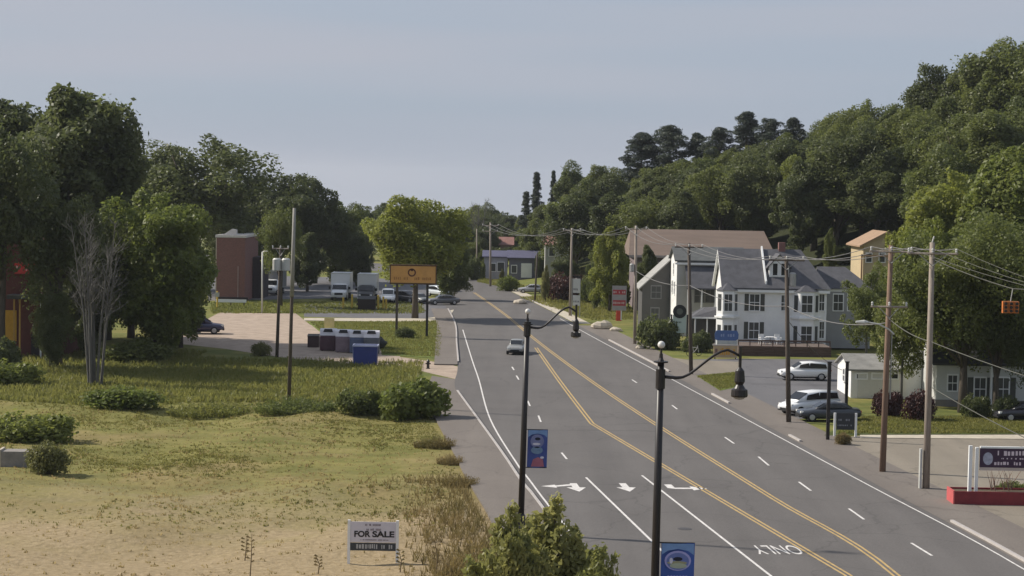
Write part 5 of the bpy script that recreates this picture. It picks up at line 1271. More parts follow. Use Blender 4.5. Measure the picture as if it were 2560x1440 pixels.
def car(label, kind, loc, rotz, m, name='parked_car', cat='car', group=None, sc=1.0):
    k = CARS[kind]; t = thing(name, label, cat, loc, rotz, group); t.scale = (sc, sc, sc)
    loft(k['body']).build('body', m, t, smooth=True)
    loft(k['cab'], 10, 5.0).build('cabin', m, t, smooth=True)
    cb = k['cab']
    # side glass, windscreens
    for s in (-1, 1):
        c0, c1, c2, c3, c4 = cb
        y = lambda c, f: s * (c[1] * 1.0 + .012)
        for (xa, xb, za0, zb0) in ((c1[0] + .12, c2[0] + .25, c1[3] - .12, c2[3] - .12), (c2[0] + .33, c3[0] + .28, c2[3] - .12, c3[3] - .22)):
            zl = c2[2] + .17
            MB().prism([(xa - .12, y(c2, 0), zl), (xb + .06, y(c2, 0), zl), (xb - .05, y(c2, 0) - s * .03, zb0), (xa, y(c2, 0) - s * .03, za0)], (0, s * .012, 0)).build('side_window', M_GLASS, t)
    c3, c4 = cb[3], cb[4]; n_ = Vector((c3[3] - c4[3], 0, c4[0] - c3[0])).normalized() * .03
    def glass_between(nm, ca, cb_, fa, fb):
        pa = Vector((ca[0], 0, ca[3])); pb_ = Vector((cb_[0], 0, cb_[3])); q0 = pa.lerp(pb_, fa); q1 = pa.lerp(pb_, fb)
        w0 = ca[1] * .86; w1 = cb_[1] * .92
        nn = Vector((abs(pa.z - pb_.z) * (1 if cb_[0] > ca[0] else -1), 0, abs(cb_[0] - ca[0]))).normalized() * .025
        MB().prism([q0 + Vector((0, -w0, 0)), q0 + Vector((0, w0, 0)), q1 + Vector((0, w1, 0)), q1 + Vector((0, -w1, 0))], nn).build(nm, M_GLASS, t)
    glass_between('windscreen', cb[3], cb[4], .12, .85); glass_between('rear_window', cb[1], cb[0], .14, .85)
    for x in k['ax']:
        for s in (-1, 1): wheel(t, x, s * (k['body'][3][1] - .11), k['r'])
    fb = k['body'][-1]; bb = k['body'][0]
    for s in (-1, 1):
        MB().box((k['body'][-2][0] + .14, s * .62, k['body'][-2][3] - .13), (.22, .26, .13)).build('headlight', M_HEAD, t)
        MB().box((bb[0] + .02, s * .62, bb[3] - .08), (.08, .2, .2)).build('tail_light', M_TAIL, t)
    MB().bx(fb[0] - .05, fb[0] + .03, -.45, .45, fb[2] + .05, fb[2] + .17).build('grille', M_BLACK, t)
    MB().bx(fb[0] - .12, fb[0] + .05, -.66, .66, fb[2] - .06, fb[2] + .04).build('bumper', M_BLACK, t)
    MB().bx(-1.9, 1.95, -.7, .7, .2, .34).build('underbody', M_BLACK, t)
    return t
def box_truck(label, loc, rotz, cabm, boxm, hb=3.2, name='box_truck'):
    t = thing(name, label, 'truck', loc, rotz, 'box trucks in the parking lot'); t.scale = (1.15, 1.2, 1.08)
    MB().bx(-3.6, .9, -1.15, 1.15, .95, hb).build('cargo_box', boxm, t)
    b = MB(); b.bx(-3.62, .92, -1.17, -1.1, hb - .08, hb + .03); b.bx(-3.62, .92, 1.1, 1.17, hb - .08, hb + .03); b.bx(.86, .925, -1.17, 1.17, hb - .1, hb + .03); b.build('box_rim', M_GALV, t)
    loft([(.95, .98, .55, 2.1), (1.2, 1.0, .55, 2.2), (1.7, 1.0, .55, 2.1), (2.25, .98, .55, 1.4), (3.1, .92, .55, 1.25), (3.35, .84, .6, 1.1)], 10, 6).build('cab', cabm, t, smooth=True)
    MB().prism([(1.76, -.84, 2.02), (1.76, .84, 2.02), (2.24, .88, 1.46), (2.24, -.88, 1.46)], (.03, 0, .03)).build('windscreen', M_GLASS, t)
    for s in (-1, 1):
        MB().bx(1.2, 1.7, s * 1.005 - .01, s * 1.005 + .01, 1.35, 1.95).build('side_window', M_GLASS, t)
        MB().box((3.33, s * .68, .95), (.08, .26, .2)).build('headlight', M_HEAD, t)
        MB().bx(1.95, 2.05, s * 1.05 - .02, s * 1.3 + .02 * s, 1.45, 1.8).build('mirror', M_BLACK, t)
        wheel(t, 2.4, s * .85, .42, .26); wheel(t, -2.1, s * .9, .42, .34)
    MB().bx(3.3, 3.42, -.95, .95, .45, .68).build('bumper', M_GALV, t)
    MB().bx(3.33, 3.39, -.5, .5, .75, 1.05).build('grille', M_BLACK, t)
    MB().bx(-3.5, 3.0, -.5, .5, .5, .94).build('chassis', M_BLACK, t)
    return t
def G(px, py, z=0.02): 
    p = gp(px, py); p.z = z; return p
pi = math.pi
TO_CAM = -pi / 2
car('grey car driving towards the turn lanes on the road', 'sedan', G(1292, 884, .03), TO_CAM - .1, paint('grey_car', (.24, .24, .23)), 'moving_car')
car('white estate car parked beside the retaining wall', 'suv', G(2010, 950), pi + .06, paint('white_car', (.78, .78, .77)), sc=.98)
car('white minivan parked nose out next to the dark sedan', 'van', G(2022, 1035), pi + .55, paint('white_van', (.72, .73, .74)), 'parked_van', 'van', sc=1.0)
car('dark blue grey sedan parked in front of the garage', 'sedan', G(2070, 1052), pi + .1, paint('dark_sedan', (.035, .04, .05)))
car('dark blue car under the trees on the gravel lot', 'suv', G(498, 834), .12, paint('navy', (.03, .03, .075)), sc=1.15)
car('silver grey car parked by the reddish hedge', 'sedan', G(1330, 733), pi, paint('silver', (.33, .33, .35)))
car('nearly black car at the corner of the low white house', 'sedan', G(2560, 1052), pi + .15, paint('black_car', (.015, .015, .022)))
car('white pickup sized van facing the lot bollards', 'van', G(970, 757), TO_CAM + .05, paint('white_van2', (.76, .76, .76)), 'parked_van', 'van', sc=1.12)
car('dark car parked behind the sign posts at the lot entrance', 'suv', G(1016, 756), TO_CAM + .9, paint('charcoal', (.03, .03, .032)))
car('grey car parked beside the tall sign post at the lot entrance', 'sedan', G(1048, 758), TO_CAM + .5, paint('mid_grey', (.16, .165, .16)))
car('blurred dark grey car turning into the side street', 'sedan', G(1108, 762, .03), pi + .3, paint('dull_grey', (.12, .12, .125)), 'moving_car')
car('pale blue white car waiting at the far corner of the lot', 'suv', G(1098, 742, .03), TO_CAM + .6, paint('pale_blue', (.50, .54, .58)))
car('pale silver car behind the blurred grey car at the corner', 'sedan', G(1122, 728, .03), TO_CAM + .3, paint('pale_silver', (.52, .52, .52)))
box_truck('white box truck with rounded hood facing the bollards', G(852, 748), TO_CAM, paint('truck_white', (.76, .76, .75)), paint('box_white', (.70, .71, .71)), 3.55)
box_truck('dark fronted box truck behind the black dumpster', G(918, 752), TO_CAM, paint('truck_black', (.02, .02, .022)), paint('box_grey', (.55, .56, .55)), 3.6)
box_truck('small white box truck parked behind the transformer pole', G(682, 736), TO_CAM - .05, paint('truck_white', (.76, .76, .75)), paint('box_pale', (.32, .32, .33)), 3.3)

# ------------------------------------------------------------------ signs and street furniture
rngG = random.Random(11)
# for sale sign
pb = gp(932, 1408); pb.z = zg(pb.x, pb.y); s = 4800 / pb.y
t = thing('for_sale_sign', 'white for sale sign on two posts in the sandy field', 'sign', pb)
w2 = 61 / s; zt = 112 / s; zm = 57 / s; zl = 36 / s
for sx in (-1, 1): MB().bx(sx * w2 - .06, sx * w2 + .06, -.06, .06, -.3, zt + .02).build('post', M_WHITE, t)
MB().bx(-w2 + .062, w2 - .062, -.035, .0, zm, zt - .05).build('board', mat('sign_lilac_white', (.60, .57, .62), .6, .05, 2), t)
MB().bx(-w2 + .062, w2 - .062, -.04, .0, zl, zm - .02).build('lower_board', mat('sign_dark', (.045, .05, .058), .6), t)
RX = Matrix.Rotation(pi / 2, 4, 'X')
for wd, xo, ww in (('FOR', -.50, .72), ('SALE', .45, .98)):
    text_mesh(wd, .36, 'lettering', mat('sign_black', (.02, .018, .02), .6), t, Matrix.Translation((xo, -.041, zm + .36)) @ RX, .004, ww, .014)
b = MB(); glyphs(b, rngG, -.35, .35, zt - .24, zt - .13, -.036); glyphs(b, rngG, -.3, .4, zt - .45, zt - .34, -.036); glyphs(b, rngG, -.55, .7, zm + .09, zm + .14, -.036)
b.build('small_print', mat('faded_print', (.22, .18, .20), .7), t)
b = MB(); glyphs(b, rngG, -w2 + .2, w2 - .15, zl + .08, zl + .3, -.041, .17); b.build('number_print', mat('pale_print', (.42, .42, .42), .6), t)
# orange sign
pb = gp(1028, 842); s = 4800 / pb.y
t = thing('orange_sign', 'wide orange sign board on two dark posts by the lot', 'sign', (pb.x, pb.y, 0))
x0 = (975 - 1028) / s; x1 = (1087 - 1028) / s; z1 = at(1030, 707, pb.y).z; z2 = at(1030, 665, pb.y).z
MB().bx(x0, x1, -.25, .25, z1, z2).build('board', mat('orange_face', (.60, .31, .085), .5, .12, 1.2), t)
b = MB(); b.bx(x0 - .12, x1 + .12, -.28, .28, z2, z2 + .16); b.bx(x0 - .12, x1 + .12, -.28, .28, z1 - .16, z1); b.bx(x0 - .12, x0, -.28, .28, z1, z2); b.bx(x1, x1 + .12, -.28, .28, z1, z2); b.build('frame', mat('sign_brown', (.09, .05, .02), .7), t)
em = mat('sign_emblem', (.12, .04, .02), .7); xm2 = x0 + (x1 - x0) * .47
b = MB()
for k in range(20):
    a0 = 2 * pi * k / 20; a1 = 2 * pi * (k + 1) / 20; ri, ro = .30, .46; zc_ = z2 - .72
    b.poly([(xm2 + r_ * math.cos(a), -.262, zc_ + r_ * math.sin(a)) for r_, a in ((ri, a0), (ro, a0), (ro, a1), (ri, a1))])
b.poly([(xm2 + .16 * math.cos(2 * pi * k / 12), -.262, z2 - .42 + .16 * math.sin(2 * pi * k / 12)) for k in range(12)])
b.build('emblem', em, t)
b = MB(); glyphs(b, rngG, x0 + .35, xm2 - .2, z1 + .3, z1 + .66, -.252, .34); glyphs(b, rngG, xm2 + .3, x1 - .3, z1 + .3, z1 + .66, -.252, .34); b.build('lettering', mat('sign_tan_letter', (.36, .16, .04), .6), t)
for px in (991, 1067): MB().bx((px - 1028) / s - .13, (px - 1028) / s + .13, -.12, .12, -.2, z1 - .16).build('post', M_BLACKM if px > 1000 else M_WOODD, t)
# bollards, dumpster, rails
M_YEL = mat('bollard_yellow', (.58, .40, .06), .6)
for px, h_ in ((858, 1.5), (880, 1.9), (945, 1.9), (958, 1.7), (965, 1.4)):
    p = gp(px, 774 if px > 900 else 772)
    t = thing('bollard', 'yellow bollard in front of the parked trucks', 'bollard', (p.x, p.y, 0), group='yellow bollards at the lot')
    MB().lathe([(.13, 0), (.13, h_)], (0, 0, 0), 10).build('post', M_YEL, t); MB().ball((0, 0, h_), .13, 10, 6, .7).build('cap', M_YEL, t)
p = gp(917, 776); t = thing('dumpster', 'black metal dumpster in front of the dark truck', 'dumpster', (p.x, p.y, 0))
MB().prism([(-1.15, -.7, .15), (1.15, -.7, .15), (1.15, -.85, 1.5), (-1.15, -.85, 1.5)], (0, 1.5, 0)).build('bin', mat('dumpster_black', (.03, .022, .022), .7), t)
MB().prism([(-1.2, -.9, 1.5), (1.2, -.9, 1.5), (1.2, .72, 1.85), (-1.2, .72, 1.85)], (0, 0, .07)).build('lid', mat('dumpster_lid', (.02, .02, .02), .6), t)
for sx in (-1, 1): MB().bx(sx * 1.28 - .08, sx * 1.28 + .08, -.5, .3, .7, .95).build('lifting_sleeve', mat('dumpster_black', (.03, .022, .022)), t)
# white rail by brick building
p = gp(577, 766); t = thing('barrier_rail', 'white barrier rail on dark legs in front of the brick building', 'barrier', (p.x, p.y, 0))
MB().bx(-2.1, 2.1, -.06, .06, .55, .95).build('rail', M_WHITE, t)
for x in (-1.8, 0, 1.8): MB().bx(x - .07, x + .07, -.05, .2, -.1, .56).build('leg', M_WOODD, t)
p = gp(543, 770); t = thing('yellow_post', 'yellow painted post beside the brick building', 'post', (p.x, p.y, 0))
MB().lathe([(.11, 0), (.11, 2.2), (.06, 2.28)], (0, 0, 0), 10).build('post', M_YEL, t); MB().bx(-.3, .3, -.14, -.12, 1.5, 2.1).build('plate', mat('plate_grey', (.4, .4, .36), .6), t)
p = gp(470, 834); t = thing('parking_kerb', 'long white timber kerb below the dark blue car', 'kerb', (p.x, p.y, 0))
MB().bx(-1.9, 1.4, -.12, .12, .0, .28).build('beam', M_WHITE, t); 
for x in (-1.6, 1.1): MB().lathe([(.03, 0), (.03, .34)], (x, 0, 0), 6).build('pin', M_GREYM, t)
# donation bins
def donation_bin(label, p, w, d_, h, m, hoodm, rot=0.0):
    t = thing('donation_bin', label, 'bin', p, rot, 'collection bins on the gravel lot')
    MB().prism([(-w / 2, -d_ / 2, .08), (-w / 2, d_ / 2, .08), (-w / 2, d_ / 2, h), (-w / 2, -d_ / 2 + .1, h * .78), (-w / 2, -d_ / 2, h * .74)], (w, 0, 0)).build('body', m, t)
    b = MB()
    prof = [(d_ / 2, h), (d_ * .3, h + .24), (0, h + .3), (-d_ * .3, h + .14), (-d_ / 2 + .06, h * .80), (-d_ / 2 + .12, h * .80 - .01)]
    b.prism([(-w / 2 - .03, y, z) for y, z in prof], (w + .06, 0, 0)); b.build('hood', hoodm, t)
    MB().prism([(-w * .3, -d_ * .36, h * .98), (w * .3, -d_ * .36, h * .98), (w * .24, -d_ * .2, h + .235), (-w * .24, -d_ * .2, h + .235)], (0, -.06, .03)).build('chute', M_BLACK, t)
    MB().bx(-w * .38, w * .38, -d_ / 2 - .03, -d_ / 2 - .002, .25, h * .6).build('front_door', m, t)
    for sx in (-1, 1): MB().bx(sx * w * .36 - .08, sx * w * .36 + .08, -d_ * .4, d_ * .4, -.02, .08).build('skid', M_BLACK, t)
    return t
M_HOOD = mat('bin_hood', (.66, .64, .66), .6, .1, 2)
def B(px, py): p = gp(px, py); return Vector((p.x, p.y, 0))
donation_bin('maroon collection bin with white hood, next to the small dark box', B(821, 876), 1.6, 1.5, 1.95, mat('bin_maroon', (.085, .04, .055), .6, .15, 2), M_HOOD)
donation_bin('faded mauve collection bin with white hood in the bin row', B(859, 880), 1.5, 1.5, 2.0, mat('bin_mauve', (.20, .15, .17), .6, .2, 2), M_HOOD)
donation_bin('blue collection bin with white hood in the bin row', B(893, 882), 1.4, 1.5, 2.0, mat('bin_blue', (.09, .115, .19), .6, .15, 2), M_HOOD)
donation_bin('slate grey collection bin with white hood at the end of the row', B(929, 884), 1.5, 1.5, 2.05, mat('bin_slate', (.10, .11, .125), .6, .15, 2), M_HOOD)
p = B(784, 868); t = thing('small_bin', 'small dark maroon box at the left of the bin row', 'bin', p); MB().bx(-.58, .58, -.5, .5, .05, 1.15).build('body', mat('bin_dark', (.06, .035, .035), .7), t); MB().prism([(-.62, -.54, 1.15), (.62, -.54, 1.15), (.62, .54, 1.3), (-.62, .54, 1.3)], (0, 0, .05)).build('lid', mat('bin_lid', (.07, .06, .05), .7), t)
p = B(914, 913); t = thing('blue_bin', 'large dark blue bin with pale rim standing before the bin row', 'bin', p)
MB().prism([(-1.05, -.75, .1), (1.05, -.75, .1), (1.13, -.82, 1.85), (-1.13, -.82, 1.85)], (0, 1.5, 0)).build('body', mat('bin_navy', (.03, .045, .19), .55, .15, 2), t)
b = MB(); b.bx(-1.18, 1.18, -.88, -.80, 1.80, 1.94); b.bx(-1.18, 1.18, .66, .74, 1.80, 1.94); b.bx(-1.18, -1.1, -.80, .66, 1.80, 1.94); b.bx(1.1, 1.18, -.80, .66, 1.80, 1.94); b.build('rim', mat('bin_rim', (.45, .47, .62), .6), t)
MB().bx(-1.1, 1.1, -.8, .66, 1.86, 1.9).build('lid', mat('bin_lid_navy', (.05, .06, .13), .6), t)
b = MB(); b.bx(-1.16, -1.1, -.7, -.6, .15, 1.8); b.bx(-1.16, -1.1, .5, .6, .15, 1.8); b.build('sunlit_edge_strip', mat('bin_rim', (.45, .47, .62)), t)  # pale strips paint the sunlit left edge onto the bin
for sx in (-.9, .9): MB().tube([(sx, -.8, .09), (sx, -.7, .09)], .09, 10).build('caster', M_BLACK, t)
# heaped bags and odd pieces between the bins
for i, (px, py, dz, cm, sz_, lb) in enumerate(((800, 862, .0, (.62, .55, .55), .5, 'pale pink bag slumped against the maroon bin'), (812, 852, .0, (.60, .56, .50), .62, 'large cream sack behind the maroon bin'), (835, 850, .0, (.05, .05, .055), .55, 'black bag piled behind the mauve bin'), (950, 872, .0, (.02, .022, .02), .7, 'black bag leaning at the end of the bin row'), (792, 866, 0, (.03, .03, .03), .3, 'small black bag beside the small dark box'))):
    p = B(px, py); t = thing('bag', lb, 'bag', p)
    R_ = random.Random(i); b = MB(); b.ball((0, 0, sz_ * .8), sz_, 10, 8, .85)
    b.v = [Vector((v.x * (1 + .18 * math.sin(7 * v.z + i)), v.y, max(0.0, v.z) * (1 + .1 * math.sin(9 * v.x)))) for v in b.v]; b.build('sack', mat('bag_%d' % i, cm, .6, .2, 4), t, smooth=True)
    MB().tube([(0, 0, sz_ * 1.45), (.05, 0, sz_ * 1.65), (.1, 0, sz_ * 1.8)], [.1, .05, .12], 7).build('knot', mat('bag_%d' % i, cm), t)
p = B(822, 846); t = thing('chair', 'pale yellow plastic chair standing behind the bins', 'chair', p)
MB().bx(-.55, .55, -.45, .45, .9, 1.0).build('seat', mat('chair_yellow', (.60, .52, .25), .6), t); MB().bx(-.55, .55, .38, .45, 1.0, 2.2).build('backrest', MATS['chair_yellow'], t)
for sx in (-.45, .45):
    for sy in (-.38, .38): MB().bx(sx - .05, sx + .05, sy - .05, sy + .05, 0, .9).build('leg', MATS['chair_yellow'], t)
# hydrant and marker
p = B(1070, 922); t = thing('fire_hydrant', 'dark fire hydrant at the driveway edge', 'hydrant', p)
MB().lathe([(.2, 0), (.2, .06), (.13, .08), (.13, .6), (.17, .62), (.15, .72), (.08, .82), (.03, .88)], (0, 0, 0), 12).build('barrel', M_BLACKM, t)
for sx in (-1, 1): MB().tube([(sx * .1, 0, .48), (sx * .24, 0, .48)], .06, 8).build('nozzle', M_BLACKM, t)
# concrete block in the weeds
p = gp(60, 1168); p.z = zg(p.x, p.y)
t = thing('concrete_block', 'weathered concrete block with pale edge in the field weeds', 'block', p, .05)
MB().bx(-1.2, 1.2, -.6, .6, -.2, .95).build('block', mat('old_concrete', (.24, .22, .20), .95, .25, 2, .4), t)
MB().bx(-1.35, -1.21, -.62, .62, -.2, 1.05).build('end_plate', M_PALE, t); MB().bx(.55, 1.15, -.5, .2, .952, 1.0).build('cap_slab', M_PALE, t)

# right side signs
def post_sign(name, label, px, pyb, w, parts, posts, m_post, pr=.06, yy=0.0, cat='sign'):
    p = gp(px, pyb); t = thing(name, label, cat, (p.x, p.y, 0)); top = max(q[3] for q in parts)
    for x in posts: MB().bx(x - pr, x + pr, -pr, pr, -.2, top).build('post', m_post, t)
    for (nm, m, z0, z1, x0, x1, dy) in parts: MB().bx(x0, x1, -dy - .05, -dy, z0, z1).build(nm, m, t)
    return t
# two panel sign
p = gp(1440, 792); s = 4800 / p.y
t = post_sign('two_panel_sign', 'white two panel sign on thin posts beside the pale pole', 1440, 792, 1, [('upper_panel', mat('panel_pale', (.55, .55, .52), .6, .08, 2), 60 / s, 96 / s, -9 / s, 9 / s, .06), ('lower_panel', MATS['panel_pale'], 28 / s, 54 / s, -9 / s, 9 / s, .06)], (-11 / s, 9 / s), M_GREYM, .05)
b = MB(); glyphs(b, rngG, -8 / s, 8 / s, 66 / s, 72 / s, -.112, .22); glyphs(b, rngG, -8 / s, 8 / s, 36 / s, 41 / s, -.112, .22); b.build('lettering', mat('panel_print', (.2, .2, .2), .7), t)
MB().bx(-10 / s, 10 / s, -.12, .0, 97 / s, 103 / s).build('cap', M_BLACKM, t)
# red and grey sign
p = gp(1547, 802); s = 4800 / p.y; M_RED = mat('sign_red', (.42, .05, .06), .6)
t = post_sign('red_grey_sign', 'grey sign panel with red bands on a red post', 1547, 802, 1, [('panel', mat('sign_greypink', (.36, .33, .34), .6, .1, 2), 26 / s, 88 / s, -18 / s, 18 / s, .1)], (), M_RED)
MB().bx(-7 / s, 7 / s, -.15, .1, -.1, 26 / s).build('post', mat('sign_bright_red', (.62, .07, .04), .6), t)
MB().bx(4 / s, 7 / s, -.16, -.152, .1, 26 / s).build('post_plate', M_WHITE, t)
for (a, c_) in ((38, 52), (66, 78)): MB().bx(-16 / s, 16 / s, -.165, -.152, a / s, c_ / s).build('red_band', M_RED, t)
b = MB(); glyphs(b, rngG, -15 / s, 15 / s, 42 / s, 48 / s, -.166, .3); glyphs(b, rngG, -15 / s, 15 / s, 69 / s, 75 / s, -.166, .3); b.build('lettering', mat('pink_print', (.60, .42, .42), .6), t)
# pale green sign with dark emblem
p = gp(1697, 874); s = 4800 / p.y
t = post_sign('green_sign', 'pale green sign with dark round emblem on top', 1697, 874, 1, [('panel', mat('sign_palegreen', (.46, .53, .46), .6, .06, 2), 42 / s, 88 / s, -17 / s, 17 / s, .06)], (-20 / s, 20 / s), M_BLACKM, .08)
b = MB(); b.tube([(0, -.16, 96 / s), (0, -.06, 96 / s)], 17 / s, 20); b.build('emblem', mat('emblem_dark', (.02, .022, .02), .6), t)
b = MB(); b.tube([(0, -.2, 96 / s), (0, -.16, 96 / s)], 8 / s, 14); b.build('emblem_centre', mat('emblem_olive', (.10, .11, .09), .6), t)
b = MB(); glyphs(b, rngG, -13 / s, 13 / s, 66 / s, 72 / s, -.112, .25); b.build('lettering', mat('print_dark', (.16, .2, .17), .6), t)
# blue sign and orange letter sign
p = gp(1817, 898); s = 4800 / p.y
t = thing('blue_oval_sign', 'blue rounded sign above the orange lettered board', 'sign', (p.x, p.y + .6, 0))
prof = [(-29, 48), (-22, 46), (22, 46), (29, 50), (30, 62), (26, 71), (-26, 71), (-30, 62)]
MB().prism([(x / s, -.05, z / s) for x, z in prof], (0, .1, 0)).build('panel', mat('sign_blue', (.07, .13, .30), .55, .12, 2), t)
MB().bx(-24 / s, 26 / s, -.04, .04, 34 / s, 45.8 / s).build('lower_panel', mat('panel_bluegrey', (.42, .45, .46), .6), t)
b = MB(); glyphs(b, rngG, -22 / s, 22 / s, 55 / s, 63 / s, -.051, .35); b.build('lettering', mat('sign_lightblue', (.22, .28, .45), .6), t)
for x in (-27, 27): MB().bx(x / s - .05, x / s + .05, .051, .13, -.1, 60 / s).build('post', M_WHITE, t)
t = thing('letter_board', 'cream message board with big orange letters below the blue sign', 'sign', (p.x, p.y, 0))
MB().bx(-34 / s, 26 / s, -.06, .06, 4 / s, 34 / s).build('panel', mat('board_cream', (.46, .34, .20), .6, .1, 2), t)
b = MB(); glyphs(b, random.Random(4), -17 / s, 24 / s, 9 / s, 29 / s, -.06, 8.2 / s); b.build('lettering', mat('letter_orange', (.55, .27, .02), .6), t)
MB().bx(-36 / s, 28 / s, -.09, .09, 34.2 / s, 36.5 / s).build('top_rail', mat('board_rail', (.5, .46, .42), .7), t)
for x in (-30, 22): MB().bx(x / s - .05, x / s + .05, -.05, .05, -.1, 4 / s).build('leg', M_BLACKM, t)
for (x, z) in ((-27, 20),): MB().bx(x / s - .12, x / s + .12, -.075, -.061, z / s - .25, z / s + .25).build('plate', mat('plate_brown', (.2, .12, .1), .6), t)
# black sign with white posts
p = gp(2113, 1092); s = 4800 / p.y
t = post_sign('black_sign', 'black sign board between two white posts on the lawn edge', 2113, 1092, 1, [('board', mat('board_black', (.03, .033, .04), .6, .1, 2), 18 / s, 60 / s, -23 / s, 23 / s, -.02)], (-27 / s, 26 / s), M_WHITE, .07)
b = MB(); glyphs(b, rngG, -18 / s, 18 / s, 40 / s, 46 / s, -.031, .26); glyphs(b, rngG, -20 / s, 20 / s, 27 / s, 31 / s, -.031, .2); b.build('lettering', mat('chalk', (.2, .21, .23), .7), t)
# dark posts near the garage
for (px, pyt, pyb, lb) in ((2069, 905, 1100, 'tall dark square post beside the black sign'), (2115, 905, 1030, 'dark post in front of the garage gable')):
    p = gp(px, pyb); t = thing('dark_post', lb, 'post', (p.x, p.y, 0)); hh = (pyb - pyt) * p.y / 4800
    MB().bx(-.11, .11, -.11, .11, -.2, hh).build('post', M_BLACKM, t); MB().bx(-.16, .16, -.16, .16, hh, hh + .08).build('cap', M_BLACKM, t)
# planter sign, right edge
p = gp(2437, 1262); s = 4800 / p.y
t = thing('planter_sign', 'purple sign with round emblem between white posts over red planter', 'sign', (p.x, p.y + .6, 0))
for k, x in enumerate((-8, 8 + 330)): 
    MB().bx(x / s - .09, x / s + .09, -.09, .09, -.1, 146 / s).build('post', M_WHITE, t); 
MB().bx(8 / s - .07, 8 / s + .09, -.075, .085, -.1, 142 / s).build('post', M_WHITE, t)
MB().bx(16 / s, 325 / s, -.06, .06, 92 / s, 140 / s).build('board', mat('sign_purple', (.045, .02, .05), .55, .1, 2), t)
MB().bx(16 / s, 325 / s, -.08, .08, 140.4 / s, 145 / s).build('top_rail', M_WHITE, t); MB().bx(16 / s, 325 / s, -.07, .07, 84 / s, 91.6 / s).build('bottom_rail', mat('rail_pink', (.50, .42, .38), .7), t)
b = MB(); b.poly([(36 / s + 12.5 / s * math.cos(2 * pi * k / 22), -.064, 114 / s + 16 / s * math.sin(2 * pi * k / 22)) for k in range(22)]); b.build('emblem', mat('emblem_grey', (.36, .37, .46), .6, .3, 6), t)
b = MB(); glyphs(b, rngG, 60 / s, 300 / s, 122 / s, 135 / s, -.061, .28); glyphs(b, rngG, 70 / s, 300 / s, 113 / s, 117 / s, -.061, .16); glyphs(b, rngG, 52 / s, 300 / s, 98 / s, 107 / s, -.061, .27); b.build('lettering', mat('sign_pinkwhite', (.62, .52, .58), .6), t)
t = thing('red_planter', 'long dark red planter box under the purple sign', 'planter', (p.x, p.y, 0))
x0 = -52 / s; x1 = 330 / s; M_PRED = mat('planter_red', (.20, .022, .028), .6, .2, 2); hh = 34 / s
MB().bx(x0, x1, -.08, .0, 0, hh).build('front_board', M_PRED, t); MB().bx(x0, x1, 1.4, 1.48, 0, hh).build('back_board', M_PRED, t)
MB().bx(x0 - .08, x0 - .002, -.1, 1.5, 0, hh + .03).build('end_board', mat('planter_red_sunlit', (.45, .09, .09), .6), t); MB().bx(x1 + .002, x1 + .08, -.1, 1.5, 0, hh).build('end_board', M_PRED, t)  # left end in brighter red, sunlight put into its colour
MB().bx(x0, x1, .002, 1.398, 0, hh - .1).build('soil', mat('soil', (.09, .065, .04), .95, .3, 4), t)
b = MB(); R_ = random.Random(9)
for k in range(14):
    x = R_.uniform(.6, x1 - .3); y = R_.uniform(.5, 1.2); z = hh - .1
    for j in range(5):
        a = R_.uniform(-.5, .5); b.tube([(x, y, z), (x + a * .3, y, z + .5), (x + a, y + R_.uniform(-.2, .2), z + R_.uniform(.8, 1.3))], [.02, .012, .006], 4)
b.build('bare_twigs', mat('twig_brown', (.20, .12, .09), .9), t)
# rocks, patio chairs, bicycle
for (px, py, sz_, lb) in ((1505, 822, 1.1, 'large pale boulder at the kerb below the red and grey sign'), (1540, 828, .6, 'small pale boulder next to the large boulder'), (1300, 760, .8, 'pale boulder on the verge near the short dark pole'), (1600, 872, .4, 'small white stone at the foot of the hedge'), (2110, 1108, .35, 'white stone at the foot of the tall dark post')):
    p = gp(px, py); t = thing('boulder', lb, 'rock', (p.x, p.y, 0)); b = MB(); b.ball((0, 0, sz_ * .3), sz_, 9, 7, .55)
    R_ = random.Random(px); b.v = [Vector((v.x * (1.25 + .2 * noise.noise(v * 1.3 + Vector((px, 0, 0)))), v.y, v.z * (1 + .35 * noise.noise(v * 2 + Vector((0, px, 0)))))) for v in b.v]
    o = b.build('stone', mat('pale_rock', (.42, .37, .30), .9, .2, 2, .5), t)
    MB().ball((sz_ * 1.1, -.1, sz_ * .1), sz_ * .3, 7, 5, .6).build('chip', MATS['pale_rock'], t)
for (px, py, lb) in ((1905, 868, 'white garden chair on the terrace near the dark pole'), (1945, 866, 'white garden chair at the terrace table')):
    q = at(px, py, 199); t = thing('garden_chair', lb, 'chair', (q.x, 199, 1.0), .3)
    MB().bx(-.3, .3, -.3, .3, .42, .47).build('seat', M_WHITE, t); MB().bx(-.3, .3, .25, .3, .47, 1.05).build('backrest', M_WHITE, t)
    for sx in (-.26, .26):
        for sy in (-.26, .26): MB().bx(sx - .025, sx + .025, sy - .025, sy + .025, 0, .42).build('leg', M_WHITE, t)
        MB().bx(sx - .03, sx + .03, -.3, .25, .66, .70).build('armrest', M_WHITE, t)
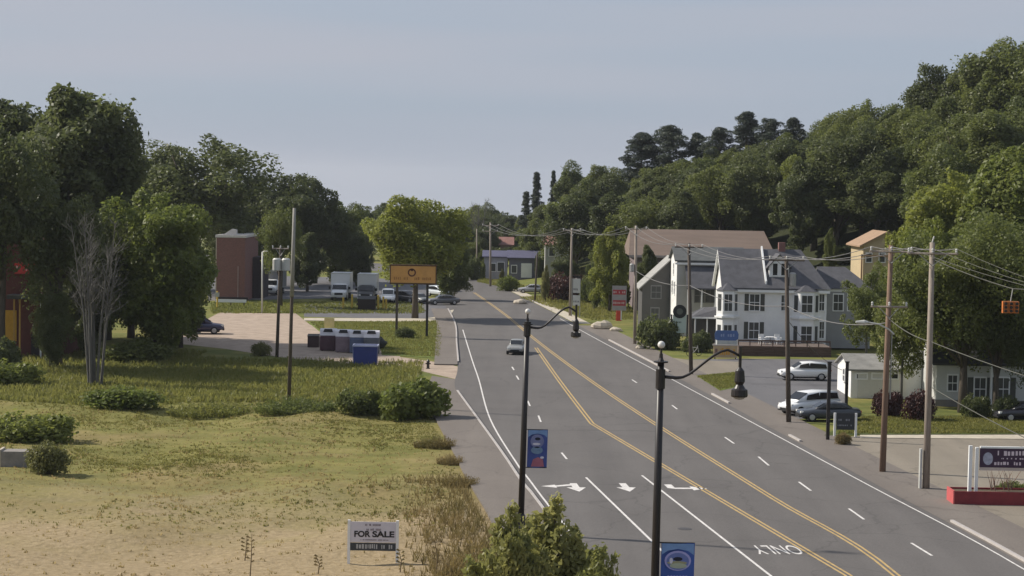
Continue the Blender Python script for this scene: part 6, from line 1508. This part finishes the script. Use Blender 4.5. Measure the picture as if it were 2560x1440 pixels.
q = at(1925, 866, 199.6); t = thing('garden_table', 'round white garden table on the terrace', 'table', (q.x, 199.6, 1.0)); MB().lathe([(.5, .7), (.5, .74)], (0, 0, 0), 16).build('top', M_WHITE, t); MB().lathe([(.22, 0), (.05, .06), (.05, .7)], (0, 0, 0), 8).build('pedestal', M_GREYM, t)
p = gp(1735, 890); t = thing('bicycle', 'bicycle leaning by the dark pole in front of the porch', 'bicycle', (p.x, p.y, 0), .4)
for x in (-.55, .55):
    b = MB(); N_ = 20; b.tube([(x + .34 * math.cos(2 * pi * k / N_), 0, .36 + .34 * math.sin(2 * pi * k / N_)) for k in range(N_ + 1)], .03, 6); b.build('wheel', M_BLACK, t)
fr = MB()
for a, c_ in (((-.55, 0, .36), (-.15, 0, .9)), ((-.55, 0, .36), (-.05, 0, .36)), ((-.05, 0, .36), (-.18, 0, 1.0)), ((-.05, 0, .36), (.4, 0, .86)), ((-.15, 0, .85), (.4, 0, .9)), ((.55, 0, .36), (.38, 0, 1.05))): fr.tube([a, c_], .025, 6)
fr.build('frame', mat('bike_frame', (.55, .53, .52), .4), t); MB().box((-.2, 0, 1.03), (.26, .14, .06)).build('saddle', M_BLACK, t); MB().tube([(.36, -.25, 1.08), (.38, 0, 1.06), (.36, .25, 1.08)], .018, 5).build('handlebar', M_BLACKM, t)


for o in bpy.data.objects:
    if o.type == 'MESH' and o.parent is not None and o.name.split('.')[0] in ('lettering', 'small_print', 'number_print'):
        if o.parent.name.startswith('for_sale') and o.name.startswith('lettering') and o.data.materials[0].name == 'sign_black': continue
        o['kind'] = 'stuff'

# ------------------------------------------------------------------ thin summer haze, closed box round everything but the sky
hz = MB().bx(-4100, 4100, -700, 6100, -90, 75).build('haze', None)
hm = bpy.data.materials.new('haze'); hm.use_nodes = True; hn = hm.node_tree; hn.nodes.clear()
ho = hn.nodes.new('ShaderNodeOutputMaterial'); hv = hn.nodes.new('ShaderNodeVolumePrincipled')
hv.inputs['Color'].default_value = (.85, .90, .97, 1); hv.inputs['Density'].default_value = 0.00008; hv.inputs['Anisotropy'].default_value = 0.2
hn.links.new(hv.outputs[0], ho.inputs['Volume']); hz.data.materials.append(hm); hz['kind'] = 'stuff'; hz['label'] = 'thin summer haze over the valley'; hz['category'] = 'haze'
